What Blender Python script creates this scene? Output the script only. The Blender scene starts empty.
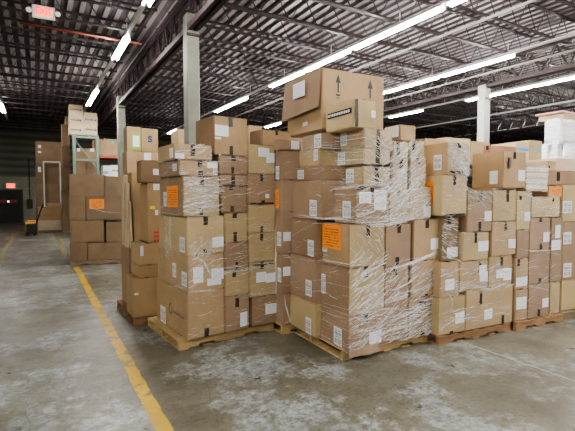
import bpy, bmesh, math, random
from mathutils import Vector, Matrix
random.seed(7)
SC = bpy.context.scene
COL = SC.collection
PI = math.pi

STACKS = [
 ('A', 5.0, 'cartons on the left wrapped pallet', [
  ('brown carton at the foot of the right column, left wrapped pallet', 'b', (2.413, 4.058, 0.104, 2.744, 4.478, 0.437), [('paper', 'F', 2.581, 2.734, 0.22, 0.338)], {'wrap': 1}),
  ('big tan carton with a round ring mark, bottom front corner of the left wrapped pallet', 't', (1.652, 4.058, 0.104, 2.061, 5.021, 0.597), [('label', 'L', 4.706, 4.877, 0.114, 0.304), ('ring', 'L', 4.137, 4.607, 0.267, 0.399), ('tape', 'F', 1.825, 1.882, 0.11, 0.2)], {'wrap': 1}),
  ('brown carton with a tall white label, bottom middle column of the left wrapped pallet', 'b', (2.064, 4.058, 0.104, 2.37, 4.478, 0.498), [('paper', 'F', 2.253, 2.341, 0.14, 0.297), ('tape', 'F', 2.192, 2.242, 0.366, 0.465)], {'wrap': 1}),
  ('yellowish carton with two white papers, low in the right column of the left wrapped pallet', 'y', (2.376, 4.058, 0.439, 2.731, 4.478, 0.835), [('paper', 'F', 2.46, 2.593, 0.604, 0.718), ('paper', 'F', 2.593, 2.717, 0.588, 0.693), ('tape', 'F', 2.513, 2.567, 0.751, 0.83), ('tape', 'F', 2.386, 2.72, 0.796, 0.813)], {'wrap': 1}),
  ('yellowish carton second from the bottom in the middle column of the left wrapped pallet', 'y', (2.067, 4.058, 0.5, 2.37, 4.478, 0.778), [('tape', 'F', 2.158, 2.207, 0.7, 0.773)], {'wrap': 1}),
  ('tan carton second from the bottom at the front corner of the left wrapped pallet', 't', (1.658, 4.058, 0.599, 2.063, 4.977, 0.974), [('label', 'L', 4.374, 4.479, 0.701, 0.855), ('label', 'L', 4.086, 4.221, 0.651, 0.798), ('paper', 'F', 1.711, 1.821, 0.686, 0.851), ('paper', 'F', 1.914, 2.053, 0.701, 0.818), ('paper', 'F', 1.865, 2.026, 0.643, 0.717)], {'wrap': 1}),
  ('brown carton third from the bottom in the middle column of the left wrapped pallet', 'b', (2.069, 4.058, 0.781, 2.365, 4.478, 1.078), [('tape', 'F', 2.195, 2.232, 0.786, 0.861)], {'wrap': 1}),
  ('yellowish carton third from the bottom in the right column of the left wrapped pallet', 'y', (2.371, 4.058, 0.837, 2.724, 4.478, 1.164), [('tape', 'F', 2.515, 2.554, 1.07, 1.149)], {'wrap': 1}),
  ('yellowish carton with one white square label, third up the corner of the left wrapped pallet', 'y', (1.652, 4.058, 0.977, 2.066, 4.903, 1.369), [('label', 'L', 4.113, 4.25, 1.001, 1.157), ('paper', 'F', 1.928, 2.056, 1.041, 1.147), ('tape', 'F', 1.827, 1.882, 1.28, 1.363), ('tape', 'F', 1.823, 1.868, 0.982, 1.031)], {'wrap': 1}),
  ('yellowish carton fourth up the middle column of the left wrapped pallet', 'y', (2.072, 4.058, 1.081, 2.354, 4.478, 1.393), [('tape', 'F', 2.162, 2.223, 1.341, 1.388), ('tape', 'F', 2.173, 2.222, 1.086, 1.189)], {'wrap': 1}),
  ('yellowish carton below the black tape line, right column of the left wrapped pallet', 'y', (2.36, 4.058, 1.166, 2.718, 4.478, 1.479), [('tape', 'F', 2.515, 2.555, 1.171, 1.24)], {'wrap': 1}),
  ('carton with a portrait orange notice, fourth up the corner of the left wrapped pallet', 'b', (1.615, 4.058, 1.371, 2.018, 4.739, 1.779), [('label', 'L', 4.515, 4.61, 1.468, 1.621), ('orange', 'L', 4.179, 4.499, 1.463, 1.683), ('tape', 'F', 1.798, 1.842, 1.671, 1.773), ('tape', 'F', 1.784, 1.828, 1.385, 1.456)], {'wrap': 1, 'lit_ftone': 'y'}),
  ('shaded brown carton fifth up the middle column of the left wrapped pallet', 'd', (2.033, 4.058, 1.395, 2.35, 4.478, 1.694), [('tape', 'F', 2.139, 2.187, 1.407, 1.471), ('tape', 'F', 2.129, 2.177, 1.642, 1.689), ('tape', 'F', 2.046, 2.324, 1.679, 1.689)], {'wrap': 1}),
  ('brown carton with a tiny white sticker, right column of the left wrapped pallet', 'b', (2.356, 4.058, 1.481, 2.719, 4.478, 1.824), [('paper', 'F', 2.583, 2.636, 1.554, 1.6), ('tape', 'F', 2.517, 2.557, 1.734, 1.819), ('tape', 'F', 2.529, 2.582, 1.486, 1.532), ('tape', 'F', 2.365, 2.709, 1.486, 1.504)], {'wrap': 1}),
  ('thin brown carton sixth up the middle column of the left wrapped pallet', 'b', (2.024, 4.058, 1.697, 2.35, 4.478, 1.804), [('tape', 'F', 2.153, 2.202, 1.707, 1.799)], {'wrap': 1}),
  ('long flat carton fifth up the front corner of the left wrapped pallet', 'b', (1.577, 4.058, 1.781, 2.007, 4.664, 1.94), [('label', 'L', 4.112, 4.222, 1.832, 1.902), ('paper', 'F', 1.877, 1.991, 1.868, 1.93), ('label', 'F', 1.944, 1.99, 1.797, 1.891), ('tape', 'F', 1.768, 1.822, 1.874, 1.935), ('tape', 'F', 1.777, 1.832, 1.786, 1.834)], {'wrap': 1, 'lit_ftone': 't'}),
  ('brown carton right under the big topmost box of the left wrapped pallet', 'b', (2.013, 4.058, 1.807, 2.358, 4.478, 2.007), [('tape', 'F', 2.155, 2.215, 1.952, 2.002), ('tape', 'F', 2.154, 2.19, 1.813, 1.888)], {'wrap': 1}),
  ('yellowish carton with two white sheets, high in the right column of the left wrapped pallet', 'y', (2.364, 4.058, 1.826, 2.719, 4.478, 2.145), [('paper', 'F', 2.492, 2.638, 2.014, 2.114), ('paper', 'F', 2.597, 2.706, 1.951, 2.063)], {'wrap': 1}),
  ('low flat carton topping the front corner column of the left wrapped pallet', 't', (1.528, 4.058, 1.943, 1.935, 4.527, 2.098), [('paper', 'L', 4.072, 4.169, 1.957, 2.055), ('paper', 'F', 1.538, 1.631, 1.953, 2.002), ('tape', 'F', 1.694, 1.748, 1.982, 2.093)], {'wrap': 1}),
  ('big clean carton with a white label, on top of the left wrapped pallet', 'b', (1.959, 4.058, 2.01, 2.358, 4.531, 2.416), [('paper', 'F', 1.969, 2.125, 2.205, 2.319), ('paper', 'F', 1.969, 2.038, 2.171, 2.192), ('tape', 'F', 2.122, 2.182, 2.31, 2.411), ('tape', 'F', 2.132, 2.18, 2.015, 2.11)], {'lit_ftone': 't'}),
  ('brown carton with a sloping top resting on the right column of the left wrapped pallet', 'b', (2.577, 4.108, 2.148, 2.981, 4.386, 2.332), [('tape', 'F', 2.753, 2.795, 2.281, 2.327)], {'lit_ftone': 't'}),
 ]),
 ('G', 2.0, 'cartons in the gap stack between two wrapped pallets', [
  ('bottom brown carton of the narrow gap stack left of the centre pallet', 'b', (2.519, 4.049, 0.104, 2.753, 4.204, 0.467), [], {'wrap': 1}),
  ('second carton up, papers on its side, narrow gap stack left of the centre pallet', 'b', (2.506, 4.049, 0.47, 2.752, 4.181, 0.924), [('paper', 'F', 2.516, 2.663, 0.671, 0.774), ('label', 'L', 4.059, 4.135, 0.601, 0.761)], {'wrap': 1}),
  ('middle brown carton of the narrow gap stack left of the centre pallet', 'b', (2.506, 4.049, 0.927, 2.751, 4.192, 1.398), [('paper', 'F', 2.52, 2.62, 1.068, 1.17), ('label', 'L', 4.059, 4.146, 1.01, 1.17)], {'wrap': 1}),
  ('fourth brown carton up, in the narrow gap stack left of the centre pallet', 'b', (2.507, 4.049, 1.401, 2.75, 4.191, 1.756), [('orange', 'L', 4.111, 4.181, 1.44, 1.656)], {'wrap': 1}),
  ('tall brown carton near the top of the narrow gap stack left of the centre pallet', 'b', (2.507, 4.049, 1.758, 2.75, 4.19, 2.089), [('label', 'L', 4.103, 4.18, 1.768, 1.915)], {'wrap': 1}),
  ('low wrapped carton on top of the narrow gap stack left of the centre pallet', 'b', (2.468, 4.049, 2.091, 2.763, 4.158, 2.208), [('paper', 'F', 2.626, 2.735, 2.108, 2.198)], {'wrap': 1}),
 ]),
 ('B', -2.0, 'cartons on the centre wrapped pallet', [
  ('brown carton at the bottom right front of the centre wrapped pallet', 'b', (3.168, 3.212, 0.104, 3.592, 3.632, 0.519), [('tape', 'F', 3.313, 3.414, 0.399, 0.484), ('tape', 'F', 3.334, 3.392, 0.11, 0.174)], {'wrap': 1}),
  ('wide brown carton at the bottom front corner of the centre wrapped pallet', 'b', (2.397, 3.212, 0.104, 3.162, 3.691, 0.448), [('label', 'L', 3.307, 3.442, 0.114, 0.294), ('paper', 'F', 2.65, 2.802, 0.132, 0.252), ('tape', 'F', 2.573, 2.635, 0.36, 0.443)], {'wrap': 1, 'skirt': 0.5}),
  ('small yellowish carton at the bottom rear left of the centre wrapped pallet', 'y', (2.327, 3.697, 0.104, 2.747, 4.225, 0.459), [('label', 'L', 3.756, 3.868, 0.114, 0.287)], {'wrap': 1}),
  ('brown carton under the tall middle one, front of the centre wrapped pallet', 'b', (2.839, 3.212, 0.45, 3.162, 3.632, 0.868), [('tape', 'F', 2.948, 3.001, 0.785, 0.846)], {'wrap': 1}),
  ('brown carton just above the lowest corner box of the centre wrapped pallet', 'b', (2.399, 3.212, 0.45, 2.838, 3.684, 0.895), [('label', 'L', 3.596, 3.674, 0.578, 0.78), ('tape', 'F', 2.581, 2.629, 0.8, 0.89)], {'wrap': 1, 'lit_ftone': 'y'}),
  ('brown carton second from the bottom at the rear left of the centre wrapped pallet', 'b', (2.327, 3.69, 0.462, 2.747, 4.225, 0.93), [('label', 'L', 3.748, 3.87, 0.52, 0.691)], {'wrap': 1}),
  ('tan carton under the tall labelled one, front right of the centre wrapped pallet', 't', (3.194, 3.212, 0.521, 3.618, 3.632, 0.901), [('tape', 'F', 3.383, 3.442, 0.526, 0.543)], {'wrap': 1}),
  ('tall brown carton in the middle of the front of the centre wrapped pallet', 'b', (2.844, 3.212, 0.871, 3.188, 3.632, 1.295), [('tape', 'F', 2.994, 3.047, 1.208, 1.288), ('tape', 'F', 2.973, 3.026, 0.885, 0.966)], {'wrap': 1}),
  ('carton with the big orange notice, upper corner of the centre wrapped pallet', 't', (2.4, 3.212, 0.898, 2.838, 3.667, 1.31), [('label', 'L', 3.57, 3.657, 1.013, 1.192), ('orange', 'L', 3.335, 3.657, 1.053, 1.3), ('tape', 'F', 2.6, 2.649, 1.196, 1.302)], {'wrap': 1, 'lit_ftone': 'y'}),
  ('tall tan carton with a square label, front right of the centre wrapped pallet', 'b', (3.221, 3.212, 0.903, 3.622, 3.632, 1.333), [('paper', 'F', 3.462, 3.612, 1.012, 1.13), ('tape', 'F', 3.38, 3.439, 1.243, 1.328)], {'wrap': 1, 'lit_ftone': 't'}),
  ('brown carton third from the bottom at the rear left of the centre wrapped pallet', 'b', (2.327, 3.673, 0.933, 2.747, 4.202, 1.334), [('label', 'L', 3.711, 3.83, 0.951, 1.119)], {'wrap': 1}),
  ('crushed carton above the tall middle one, centre wrapped pallet', 'y', (2.91, 3.232, 1.297, 3.165, 3.732, 1.649), [('tape', 'F', 3.006, 3.046, 1.559, 1.64)], {'wrap': 1}),
  ('brown carton above the orange notice, fifth layer corner of the centre wrapped pallet', 'b', (2.467, 3.212, 1.313, 2.885, 3.549, 1.675), [('label', 'L', 3.273, 3.402, 1.368, 1.532), ('paper', 'F', 2.513, 2.658, 1.514, 1.619), ('paper', 'F', 2.695, 2.846, 1.444, 1.639), ('tape', 'F', 2.477, 2.571, 1.637, 1.67), ('tape', 'F', 2.644, 2.693, 1.609, 1.67), ('tape', 'F', 2.477, 2.856, 1.657, 1.67)], {'wrap': 1}),
  ('crushed carton with a white label at its lower right, centre wrapped pallet', 't', (3.171, 3.232, 1.335, 3.484, 3.732, 1.671), [('paper', 'F', 3.372, 3.474, 1.357, 1.473)], {'wrap': 1}),
  ('brown carton beside the fifth layer, rear left of the centre wrapped pallet', 'b', (2.327, 3.555, 1.337, 2.747, 4.156, 1.739), [('label', 'L', 3.656, 3.792, 1.373, 1.538)], {'wrap': 1}),
  ('narrow carton of the upper right front, left one, centre wrapped pallet', 't', (2.955, 3.252, 1.652, 3.165, 3.752, 1.969), [('tape', 'F', 3.046, 3.1, 1.863, 1.963)], {'wrap': 1}),
  ('narrow carton of the upper right front, right one, centre wrapped pallet', 't', (3.198, 3.252, 1.674, 3.425, 3.752, 1.989), [('tape', 'F', 3.279, 3.336, 1.911, 1.973)], {'wrap': 1}),
  ('low kraft carton, lowest of three flat ones at the corner of the centre wrapped pallet', 'y', (2.606, 3.272, 1.677, 2.949, 3.549, 1.869), [('label', 'L', 3.414, 3.539, 1.714, 1.849), ('tape', 'F', 2.742, 2.805, 1.688, 1.864)], {'wrap': 1}),
  ('low brown carton on the sixth layer, rear left of the centre wrapped pallet', 'b', (2.377, 3.579, 1.741, 2.797, 4.154, 1.89), [('label', 'L', 4.0, 4.132, 1.765, 1.864)], {'wrap': 1}),
  ('low kraft carton, middle of three flat ones at the corner of the centre wrapped pallet', 'y', (2.616, 3.272, 1.892, 2.949, 3.71, 2.042), [('label', 'L', 3.576, 3.7, 1.898, 2.032), ('tape', 'F', 2.752, 2.815, 1.897, 2.037)], {'wrap': 1}),
  ('small yellowish carton on the seventh layer, rear left of the centre wrapped pallet', 'y', (2.387, 3.716, 1.892, 2.807, 4.127, 2.073), [('label', 'L', 3.735, 3.813, 1.949, 2.063)], {'wrap': 1}),
  ('small kraft carton, upper left of the pair below the white labelled one', 'y', (2.983, 3.272, 1.971, 3.192, 3.672, 2.131), [('tape', 'F', 3.022, 3.076, 1.984, 2.125)], {'wrap': 1}),
  ('small kraft carton, upper right of the pair below the white labelled one', 'y', (3.212, 3.272, 1.991, 3.425, 3.672, 2.155), [('tape', 'F', 3.24, 3.282, 2.055, 2.147)], {'wrap': 1}),
  ('low kraft carton, topmost of three flat ones at the corner of the centre wrapped pallet', 't', (2.62, 3.272, 2.045, 2.977, 3.67, 2.234), [('label', 'L', 3.551, 3.66, 2.098, 2.224), ('tape', 'F', 2.762, 2.813, 2.051, 2.227)], {'wrap': 1, 'lit_ftone': 'y'}),
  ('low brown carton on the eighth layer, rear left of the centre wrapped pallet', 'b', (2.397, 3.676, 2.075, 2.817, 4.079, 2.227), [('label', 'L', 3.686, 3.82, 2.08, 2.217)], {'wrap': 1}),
  ('clean tan carton with large white label, upper right top of the centre wrapped pallet', 'b', (3.148, 3.352, 2.157, 3.374, 3.598, 2.324), [('paper', 'L', 3.367, 3.582, 2.198, 2.314)], {'lit_ftone': 't'}),
  ('small kraft carton with black band and print, in front of the largest box', 'y', (2.502, 3.292, 2.236, 2.776, 3.762, 2.51), [('print', 'L', 3.315, 3.725, 2.346, 2.455), ('tape', 'F', 2.512, 2.559, 2.241, 2.505), ('paper', 'F', 2.715, 2.766, 2.345, 2.413)], {}),
  ('largest carton, with two black up arrows, crowning the centre pallet', 't', (2.496, 3.832, 2.29, 3.347, 4.598, 2.938), [('paper', 'L', 4.096, 4.365, 2.693, 2.861), ('arrow', 'F', 2.668, 2.734, 2.658, 2.892), ('arrow', 'F', 3.105, 3.177, 2.639, 2.884), ('print2', 'F', 2.676, 2.729, 2.626, 2.648), ('paper', 'L', 4.116, 4.226, 2.368, 2.413)], {'flap': 1}),
 ]),
 ('C', -5.0, 'cartons on the third front pallet', [
  ('wide tan carton at the bottom right front of the third front pallet', 't', (3.724, 3.296, 0.104, 4.488, 3.716, 0.546), [('paper', 'F', 4.013, 4.142, 0.191, 0.306), ('tape', 'F', 3.928, 3.975, 0.365, 0.523), ('tape', 'F', 4.294, 4.345, 0.11, 0.207)], {'wrap': 1}),
  ('yellowish carton at the bottom left front of the third front pallet', 'y', (3.324, 3.296, 0.104, 3.718, 3.716, 0.501), [('paper', 'F', 3.569, 3.703, 0.204, 0.325), ('tape', 'F', 3.486, 3.544, 0.11, 0.133)], {'wrap': 1}),
  ('wrapped tan carton second layer far left of the third front pallet', 't', (3.343, 3.296, 0.503, 3.617, 3.716, 0.879), [('paper', 'F', 3.415, 3.544, 0.58, 0.698)], {'wrap': 1}),
  ('carton with overlapping white papers, second layer centre of the third front pallet', 't', (3.623, 3.296, 0.548, 4.063, 3.716, 0.87), [('paper', 'F', 3.917, 4.028, 0.7, 0.812), ('paper', 'F', 3.925, 4.053, 0.628, 0.741), ('tape', 'F', 3.901, 3.948, 0.738, 0.849)], {'wrap': 1}),
  ('carton with paired white papers, second layer right of the third front pallet', 't', (4.069, 3.296, 0.548, 4.46, 3.716, 0.896), [('paper', 'F', 4.191, 4.324, 0.642, 0.746), ('paper', 'F', 4.308, 4.444, 0.609, 0.749), ('tape', 'F', 4.252, 4.302, 0.779, 0.882)], {'wrap': 1}),
  ('yellowish carton with a white label, third layer of the third front pallet', 'y', (3.659, 3.296, 0.873, 4.063, 3.716, 1.181), [('paper', 'F', 3.893, 4.051, 0.969, 1.08), ('tape', 'F', 3.829, 3.875, 1.064, 1.174)], {'wrap': 1}),
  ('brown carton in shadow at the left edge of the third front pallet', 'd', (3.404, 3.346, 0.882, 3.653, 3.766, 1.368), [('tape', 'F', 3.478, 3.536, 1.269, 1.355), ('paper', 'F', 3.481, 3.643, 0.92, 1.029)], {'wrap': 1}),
  ('tall tan carton with low right label, third layer of the third front pallet', 't', (4.105, 3.296, 0.898, 4.514, 3.716, 1.287), [('paper', 'F', 4.379, 4.499, 0.976, 1.081), ('tape', 'F', 4.304, 4.354, 1.178, 1.281)], {'wrap': 1}),
  ('brown carton with a white label, fourth layer left of the third front pallet', 'b', (3.714, 3.296, 1.184, 4.101, 3.716, 1.632), [('paper', 'F', 3.98, 4.091, 1.3, 1.411), ('tape', 'F', 3.876, 3.938, 1.512, 1.611), ('tape', 'F', 3.886, 3.933, 1.193, 1.293)], {'wrap': 1}),
  ('yellowish carton under the open box, fourth layer right of the third front pallet', 'y', (4.107, 3.296, 1.29, 4.498, 3.716, 1.666), [('tape', 'F', 4.324, 4.375, 1.509, 1.645), ('tape', 'F', 4.117, 4.481, 1.642, 1.661)], {'wrap': 1}),
  ('carton with an orange notice on its left side, fourth layer of the third front pallet', 'y', (3.342, 3.296, 1.37, 3.708, 3.541, 1.796), [('orange', 'L', 3.402, 3.504, 1.493, 1.728), ('tape', 'F', 3.5, 3.543, 1.694, 1.789), ('tape', 'F', 3.366, 3.698, 1.375, 1.393)], {'wrap': 1}),
  ('open kraft box with a hand hole, top right of the third front pallet', 't', (4.263, 3.296, 1.669, 4.655, 3.722, 2.082), [('paper', 'L', 3.358, 3.464, 1.715, 1.864), ('paper', 'F', 4.518, 4.64, 1.75, 1.877), ('tape', 'F', 4.424, 4.475, 2.0, 2.077), ('hole', 'F', 4.343, 4.394, 1.884, 2.019)], {'open': 1}),
  ('tan carton with a tall barcode label, top left of the third front pallet', 't', (3.409, 3.296, 1.798, 3.734, 3.629, 2.138), [('label', 'L', 3.364, 3.478, 1.855, 2.015), ('tape', 'F', 3.548, 3.606, 2.064, 2.133), ('tape', 'F', 3.427, 3.717, 1.816, 1.843)], {'wrap': 1}),
 ]),
 ('D', -6.0, 'cartons on the pallet near the right edge', [
  ('carton with a white label pair, bottom left of the pallet near the right edge', 't', (4.458, 3.366, 0.104, 4.676, 3.786, 0.481), [('paper', 'F', 4.474, 4.647, 0.244, 0.388)], {'wrap': 1}),
  ('brown carton with a white label, bottom right of the pallet near the right edge', 'b', (4.682, 3.366, 0.104, 5.066, 3.786, 0.52), [('paper', 'F', 4.936, 5.048, 0.22, 0.331), ('tape', 'F', 4.85, 4.905, 0.122, 0.208)], {'wrap': 1}),
  ('yellowish carton lowest at the right end of the pallet near the right edge', 'y', (5.118, 3.396, 0.104, 5.322, 3.816, 0.5), [], {'wrap': 1}),
  ('carton with a tilted white label, second layer left of the pallet near the right edge', 't', (4.444, 3.366, 0.484, 4.668, 3.786, 0.846), [('paper', 'F', 4.464, 4.654, 0.518, 0.625), ('tape', 'F', 4.472, 4.523, 0.76, 0.841)], {'wrap': 1}),
  ('carton behind the film at the right end of the pallet near the right edge', 'b', (5.109, 3.396, 0.503, 5.34, 3.816, 1.306), [('paper', 'F', 5.183, 5.279, 1.054, 1.216), ('paper', 'F', 5.119, 5.291, 0.906, 1.031)], {'wrap': 1}),
  ('brown carton second layer right of the pallet near the right edge', 'b', (4.674, 3.366, 0.522, 5.055, 3.786, 0.927), [('tape', 'F', 4.851, 4.906, 0.527, 0.587)], {'wrap': 1}),
  ('small brown carton third layer left of the pallet near the right edge', 'b', (4.455, 3.366, 0.848, 4.668, 3.786, 1.183), [], {'wrap': 1}),
  ('brown carton with two white labels, third layer right of the pallet near the right edge', 'b', (4.674, 3.366, 0.929, 5.045, 3.786, 1.317), [('paper', 'F', 4.917, 5.028, 1.019, 1.141), ('tape', 'F', 4.852, 4.906, 0.934, 1.012), ('tape', 'F', 4.836, 4.89, 1.265, 1.312)], {'wrap': 1}),
  ('narrow yellowish carton with white label, fourth layer left of the pallet near the right edge', 'y', (4.439, 3.366, 1.186, 4.681, 3.786, 1.634), [('paper', 'F', 4.567, 4.671, 1.283, 1.389), ('tape', 'F', 4.476, 4.526, 1.53, 1.588)], {'wrap': 1}),
  ('hazy kraft carton below the orange notice, fourth layer of the pallet near the right edge', 'y', (4.687, 3.366, 1.32, 5.218, 3.786, 1.564), [('tape', 'F', 5.062, 5.099, 1.502, 1.551)], {'wrap': 1}),
  ('carton with the orange notice on the top right of the pallet near the right edge', 't', (5.013, 3.386, 1.567, 5.277, 3.806, 1.696), [('orange', 'F', 5.032, 5.259, 1.577, 1.675)], {'wrap': 1}),
  ('film wrapped bundle of thin pale boards beside the open kraft box', 'l', (4.596, 3.366, 1.637, 4.959, 3.786, 1.936), [], {'wrap': 1, 'bundle': 1}),
 ]),
 ('E', -6.0, 'cartons of the stack cut by the right edge', [
  ('big kraft carton at the bottom of the stack cut by the right edge', 'y', (5.377, 3.418, 0.104, 6.023, 3.838, 0.499), [], {}),
  ('brown carton second from the bottom of the stack cut by the right edge', 'b', (5.366, 3.418, 0.501, 5.986, 3.838, 1.248), [('label', 'F', 5.376, 5.535, 0.966, 1.119), ('label', 'F', 5.398, 5.559, 0.54, 0.721)], {}),
  ('kraft carton with a barcode label, third of the stack cut by the right edge', 'y', (5.335, 3.418, 1.251, 5.948, 3.838, 1.712), [('label', 'F', 5.345, 5.523, 1.36, 1.512)], {}),
  ('pinkish brown carton on top of the stack cut by the right edge', 'b', (5.181, 3.518, 1.714, 6.101, 3.938, 1.9), [('tape', 'F', 5.355, 5.434, 1.765, 1.88)], {}),
 ]),
 ('Z', 2.0, 'cartons on the messy pallet', [
  ('tall brown carton at the rear left of the messy rear pallet', 'b', (1.225, 5.8, 0.104, 1.62, 6.3, 0.88), [], {}),
  ('big tan carton at the bottom of the messy rear pallet', 't', (1.154, 5.257, 0.104, 1.471, 5.65, 0.581), [('paper', 'F', 1.164, 1.21, 0.383, 0.408)], {}),
  ('low tan carton second from the bottom of the messy rear pallet', 't', (1.229, 5.257, 0.583, 1.475, 5.715, 0.731), [], {}),
  ('tan carton with a strip of white tape, third up the messy rear pallet', 't', (1.232, 5.257, 0.734, 1.478, 5.713, 0.998), [('paper', 'F', 1.242, 1.278, 0.852, 0.973)], {}),
  ('tall carton with white stickers, upper part of the messy rear pallet', 't', (1.354, 5.307, 1.0, 1.6, 5.709, 1.734), [('paper', 'F', 1.422, 1.496, 1.65, 1.724), ('yellow', 'F', 1.379, 1.44, 1.415, 1.452), ('paper', 'F', 1.439, 1.476, 1.34, 1.402), ('red', 'F', 1.422, 1.521, 1.01, 1.135)], {}),
  ('tan carton with a slanting top edge crowning the messy rear pallet', 'd', (1.279, 5.307, 1.736, 1.583, 5.535, 2.01), [('paper', 'F', 1.422, 1.496, 1.834, 1.907)], {}),
 ]),
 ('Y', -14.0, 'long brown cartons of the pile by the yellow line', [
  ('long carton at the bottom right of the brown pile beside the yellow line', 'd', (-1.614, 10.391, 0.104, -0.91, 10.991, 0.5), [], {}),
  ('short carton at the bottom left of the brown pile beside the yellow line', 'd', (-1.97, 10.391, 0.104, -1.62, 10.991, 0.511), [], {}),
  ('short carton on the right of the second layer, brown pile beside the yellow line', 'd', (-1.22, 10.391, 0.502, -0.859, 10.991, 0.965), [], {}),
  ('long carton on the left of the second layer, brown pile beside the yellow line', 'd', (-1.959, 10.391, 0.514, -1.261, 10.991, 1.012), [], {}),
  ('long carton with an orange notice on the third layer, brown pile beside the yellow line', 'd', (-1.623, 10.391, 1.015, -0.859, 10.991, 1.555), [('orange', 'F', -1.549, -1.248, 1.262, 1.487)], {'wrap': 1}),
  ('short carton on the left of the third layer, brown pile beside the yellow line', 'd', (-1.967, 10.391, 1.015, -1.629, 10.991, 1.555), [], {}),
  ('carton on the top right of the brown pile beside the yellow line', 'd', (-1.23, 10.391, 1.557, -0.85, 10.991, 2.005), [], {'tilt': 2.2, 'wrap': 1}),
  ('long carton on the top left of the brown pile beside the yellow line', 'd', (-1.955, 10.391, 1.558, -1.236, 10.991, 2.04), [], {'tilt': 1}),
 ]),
 ('N', 0.0, 'cartons of the stack right of the far column', [
  ('large tan carton lowest of the stack right of the far column', 't', (1.988, 11.6, 0.104, 2.794, 12.3, 0.613), [], {}),
  ('large tan carton second from the floor, stack right of the far column', 't', (1.999, 11.6, 0.616, 2.803, 12.3, 1.237), [], {}),
  ('large tan carton in the middle of the stack right of the far column', 't', (2.011, 11.6, 1.239, 2.814, 12.3, 2.012), [], {}),
  ('large tan carton under the two top ones, stack right of the far column', 't', (2.025, 11.6, 2.015, 2.826, 12.3, 2.706), [('paper', 'F', 2.453, 2.633, 2.496, 2.68)], {}),
  ('kraft carton with a green edged sheet, topping the stack right of the far column', 't', (2.037, 11.6, 2.709, 2.386, 12.1, 3.346), [('green', 'F', 2.151, 2.376, 2.77, 3.171)], {}),
  ('kraft carton with a dark blue letter, topping the stack right of the far column', 't', (2.392, 11.6, 2.709, 2.823, 12.1, 3.322), [('smark', 'F', 2.537, 2.692, 2.92, 3.156)], {}),
 ]),
 ('M', 0.0, 'small printed cartons on top of the green rack', [
  ('bottom printed kraft carton of the taller left column on top of the green rack frame', 'l', (1.076, 17.6, 3.777, 1.548, 18.1, 4.123), [('word', 'F', 1.125, 1.49, 3.913, 4.022)], {}),
  ('bottom printed kraft carton of the right column on top of the green rack frame', 'l', (1.554, 17.6, 3.811, 2.037, 18.1, 4.18), [('word', 'F', 1.608, 2.002, 3.959, 4.07)], {}),
  ('middle printed kraft carton of the taller left column on top of the green rack frame', 'l', (1.084, 17.6, 4.125, 1.556, 18.1, 4.486), [('word', 'F', 1.133, 1.498, 4.27, 4.379)], {}),
  ('upper printed kraft carton of the right column on top of the green rack frame', 'l', (1.562, 17.6, 4.183, 2.045, 18.1, 4.53), [('word', 'F', 1.616, 2.01, 4.321, 4.433)], {}),
  ('topmost printed kraft carton of the taller left column on top of the green rack frame', 'l', (1.093, 17.6, 4.488, 1.556, 18.1, 4.885), [('word', 'F', 1.142, 1.507, 4.653, 4.763)], {}),
  ('plain lid carton laid over the right column on top of the green rack frame', 'l', (1.588, 17.6, 4.533, 2.032, 18.1, 4.643), [], {}),
 ]),
 ('P', 0.0, 'wrapped brown cartons inside the green rack', [
  ('wide dark carton at the bottom of the stack inside the green rack', 'd', (1.18, 17.3, 0.104, 1.918, 17.9, 1.198), [], {}),
  ('wide dark carton in the middle of the stack inside the green rack', 'd', (1.202, 17.3, 1.2, 1.938, 17.9, 2.253), [], {}),
  ('tall dark carton at the upper left of the stack inside the green rack', 'd', (1.225, 17.3, 2.256, 1.582, 17.9, 3.267), [('paper', 'F', 1.301, 1.399, 3.148, 3.257)], {}),
  ('tall dark carton at the upper right of the stack inside the green rack', 'd', (1.588, 17.3, 2.256, 1.96, 17.9, 3.287), [('paper', 'F', 1.732, 1.868, 3.166, 3.277)], {}),
 ]),
 ('Q', 0.0, 'cartons of the tower left of the green rack', [
  ('brown carton, lowest of the tower left of the green rack', 'd', (0.849, 19.4, 0.104, 1.138, 20.0, 0.873), [], {}),
  ('brown carton, fifth from the top of the tower left of the green rack', 'd', (0.868, 19.4, 0.875, 1.155, 20.0, 1.76), [], {}),
  ('brown carton, fourth from the top of the tower left of the green rack', 'd', (0.889, 19.4, 1.762, 1.176, 20.0, 2.643), [], {}),
  ('brown carton, third from the top of the tower left of the green rack', 'd', (0.91, 19.4, 2.646, 1.197, 20.0, 3.523), [], {}),
  ('brown carton, second from the top of the tower left of the green rack', 'b', (0.93, 19.4, 3.526, 1.217, 20.0, 4.4), [], {}),
  ('small pale carton topping the tower left of the green rack', 't', (1.069, 19.4, 4.403, 1.194, 19.9, 4.729), [], {}),
 ]),
 ('K', 0.0, 'dark cartons of the far wrapped stack by the back wall', [
  ('dark carton fourth from the top, far dark stack beside the pallet jack', 'd', (-0.059, 21.5, 0.104, 0.943, 22.3, 1.033), [], {}),
  ('dark carton third from the top, far dark stack beside the pallet jack', 'd', (-0.033, 21.5, 1.036, 0.967, 22.3, 2.033), [], {}),
  ('dark carton second from the top, far dark stack beside the pallet jack', 'd', (-0.027, 21.5, 2.035, 0.991, 22.3, 2.941), [('paper', 'F', 0.071, 0.184, 2.556, 2.773)], {}),
  ('topmost dark carton of the far dark stack beside the pallet jack', 'd', (-0.003, 21.5, 2.943, 1.013, 22.3, 3.889), [('paper', 'F', 0.096, 0.209, 3.596, 3.726), ('paper', 'F', 0.09, 0.203, 3.38, 3.466)], {}),
 ]),
 ('J', 0.0, 'low cartons in front of the far dark stack', [
  ('film wrapped wide carton on a pallet near the pallet jack', 'l', (0.007, 20.198, 0.099, 1.141, 20.998, 0.513), [], {'wrap': 1}),
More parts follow.
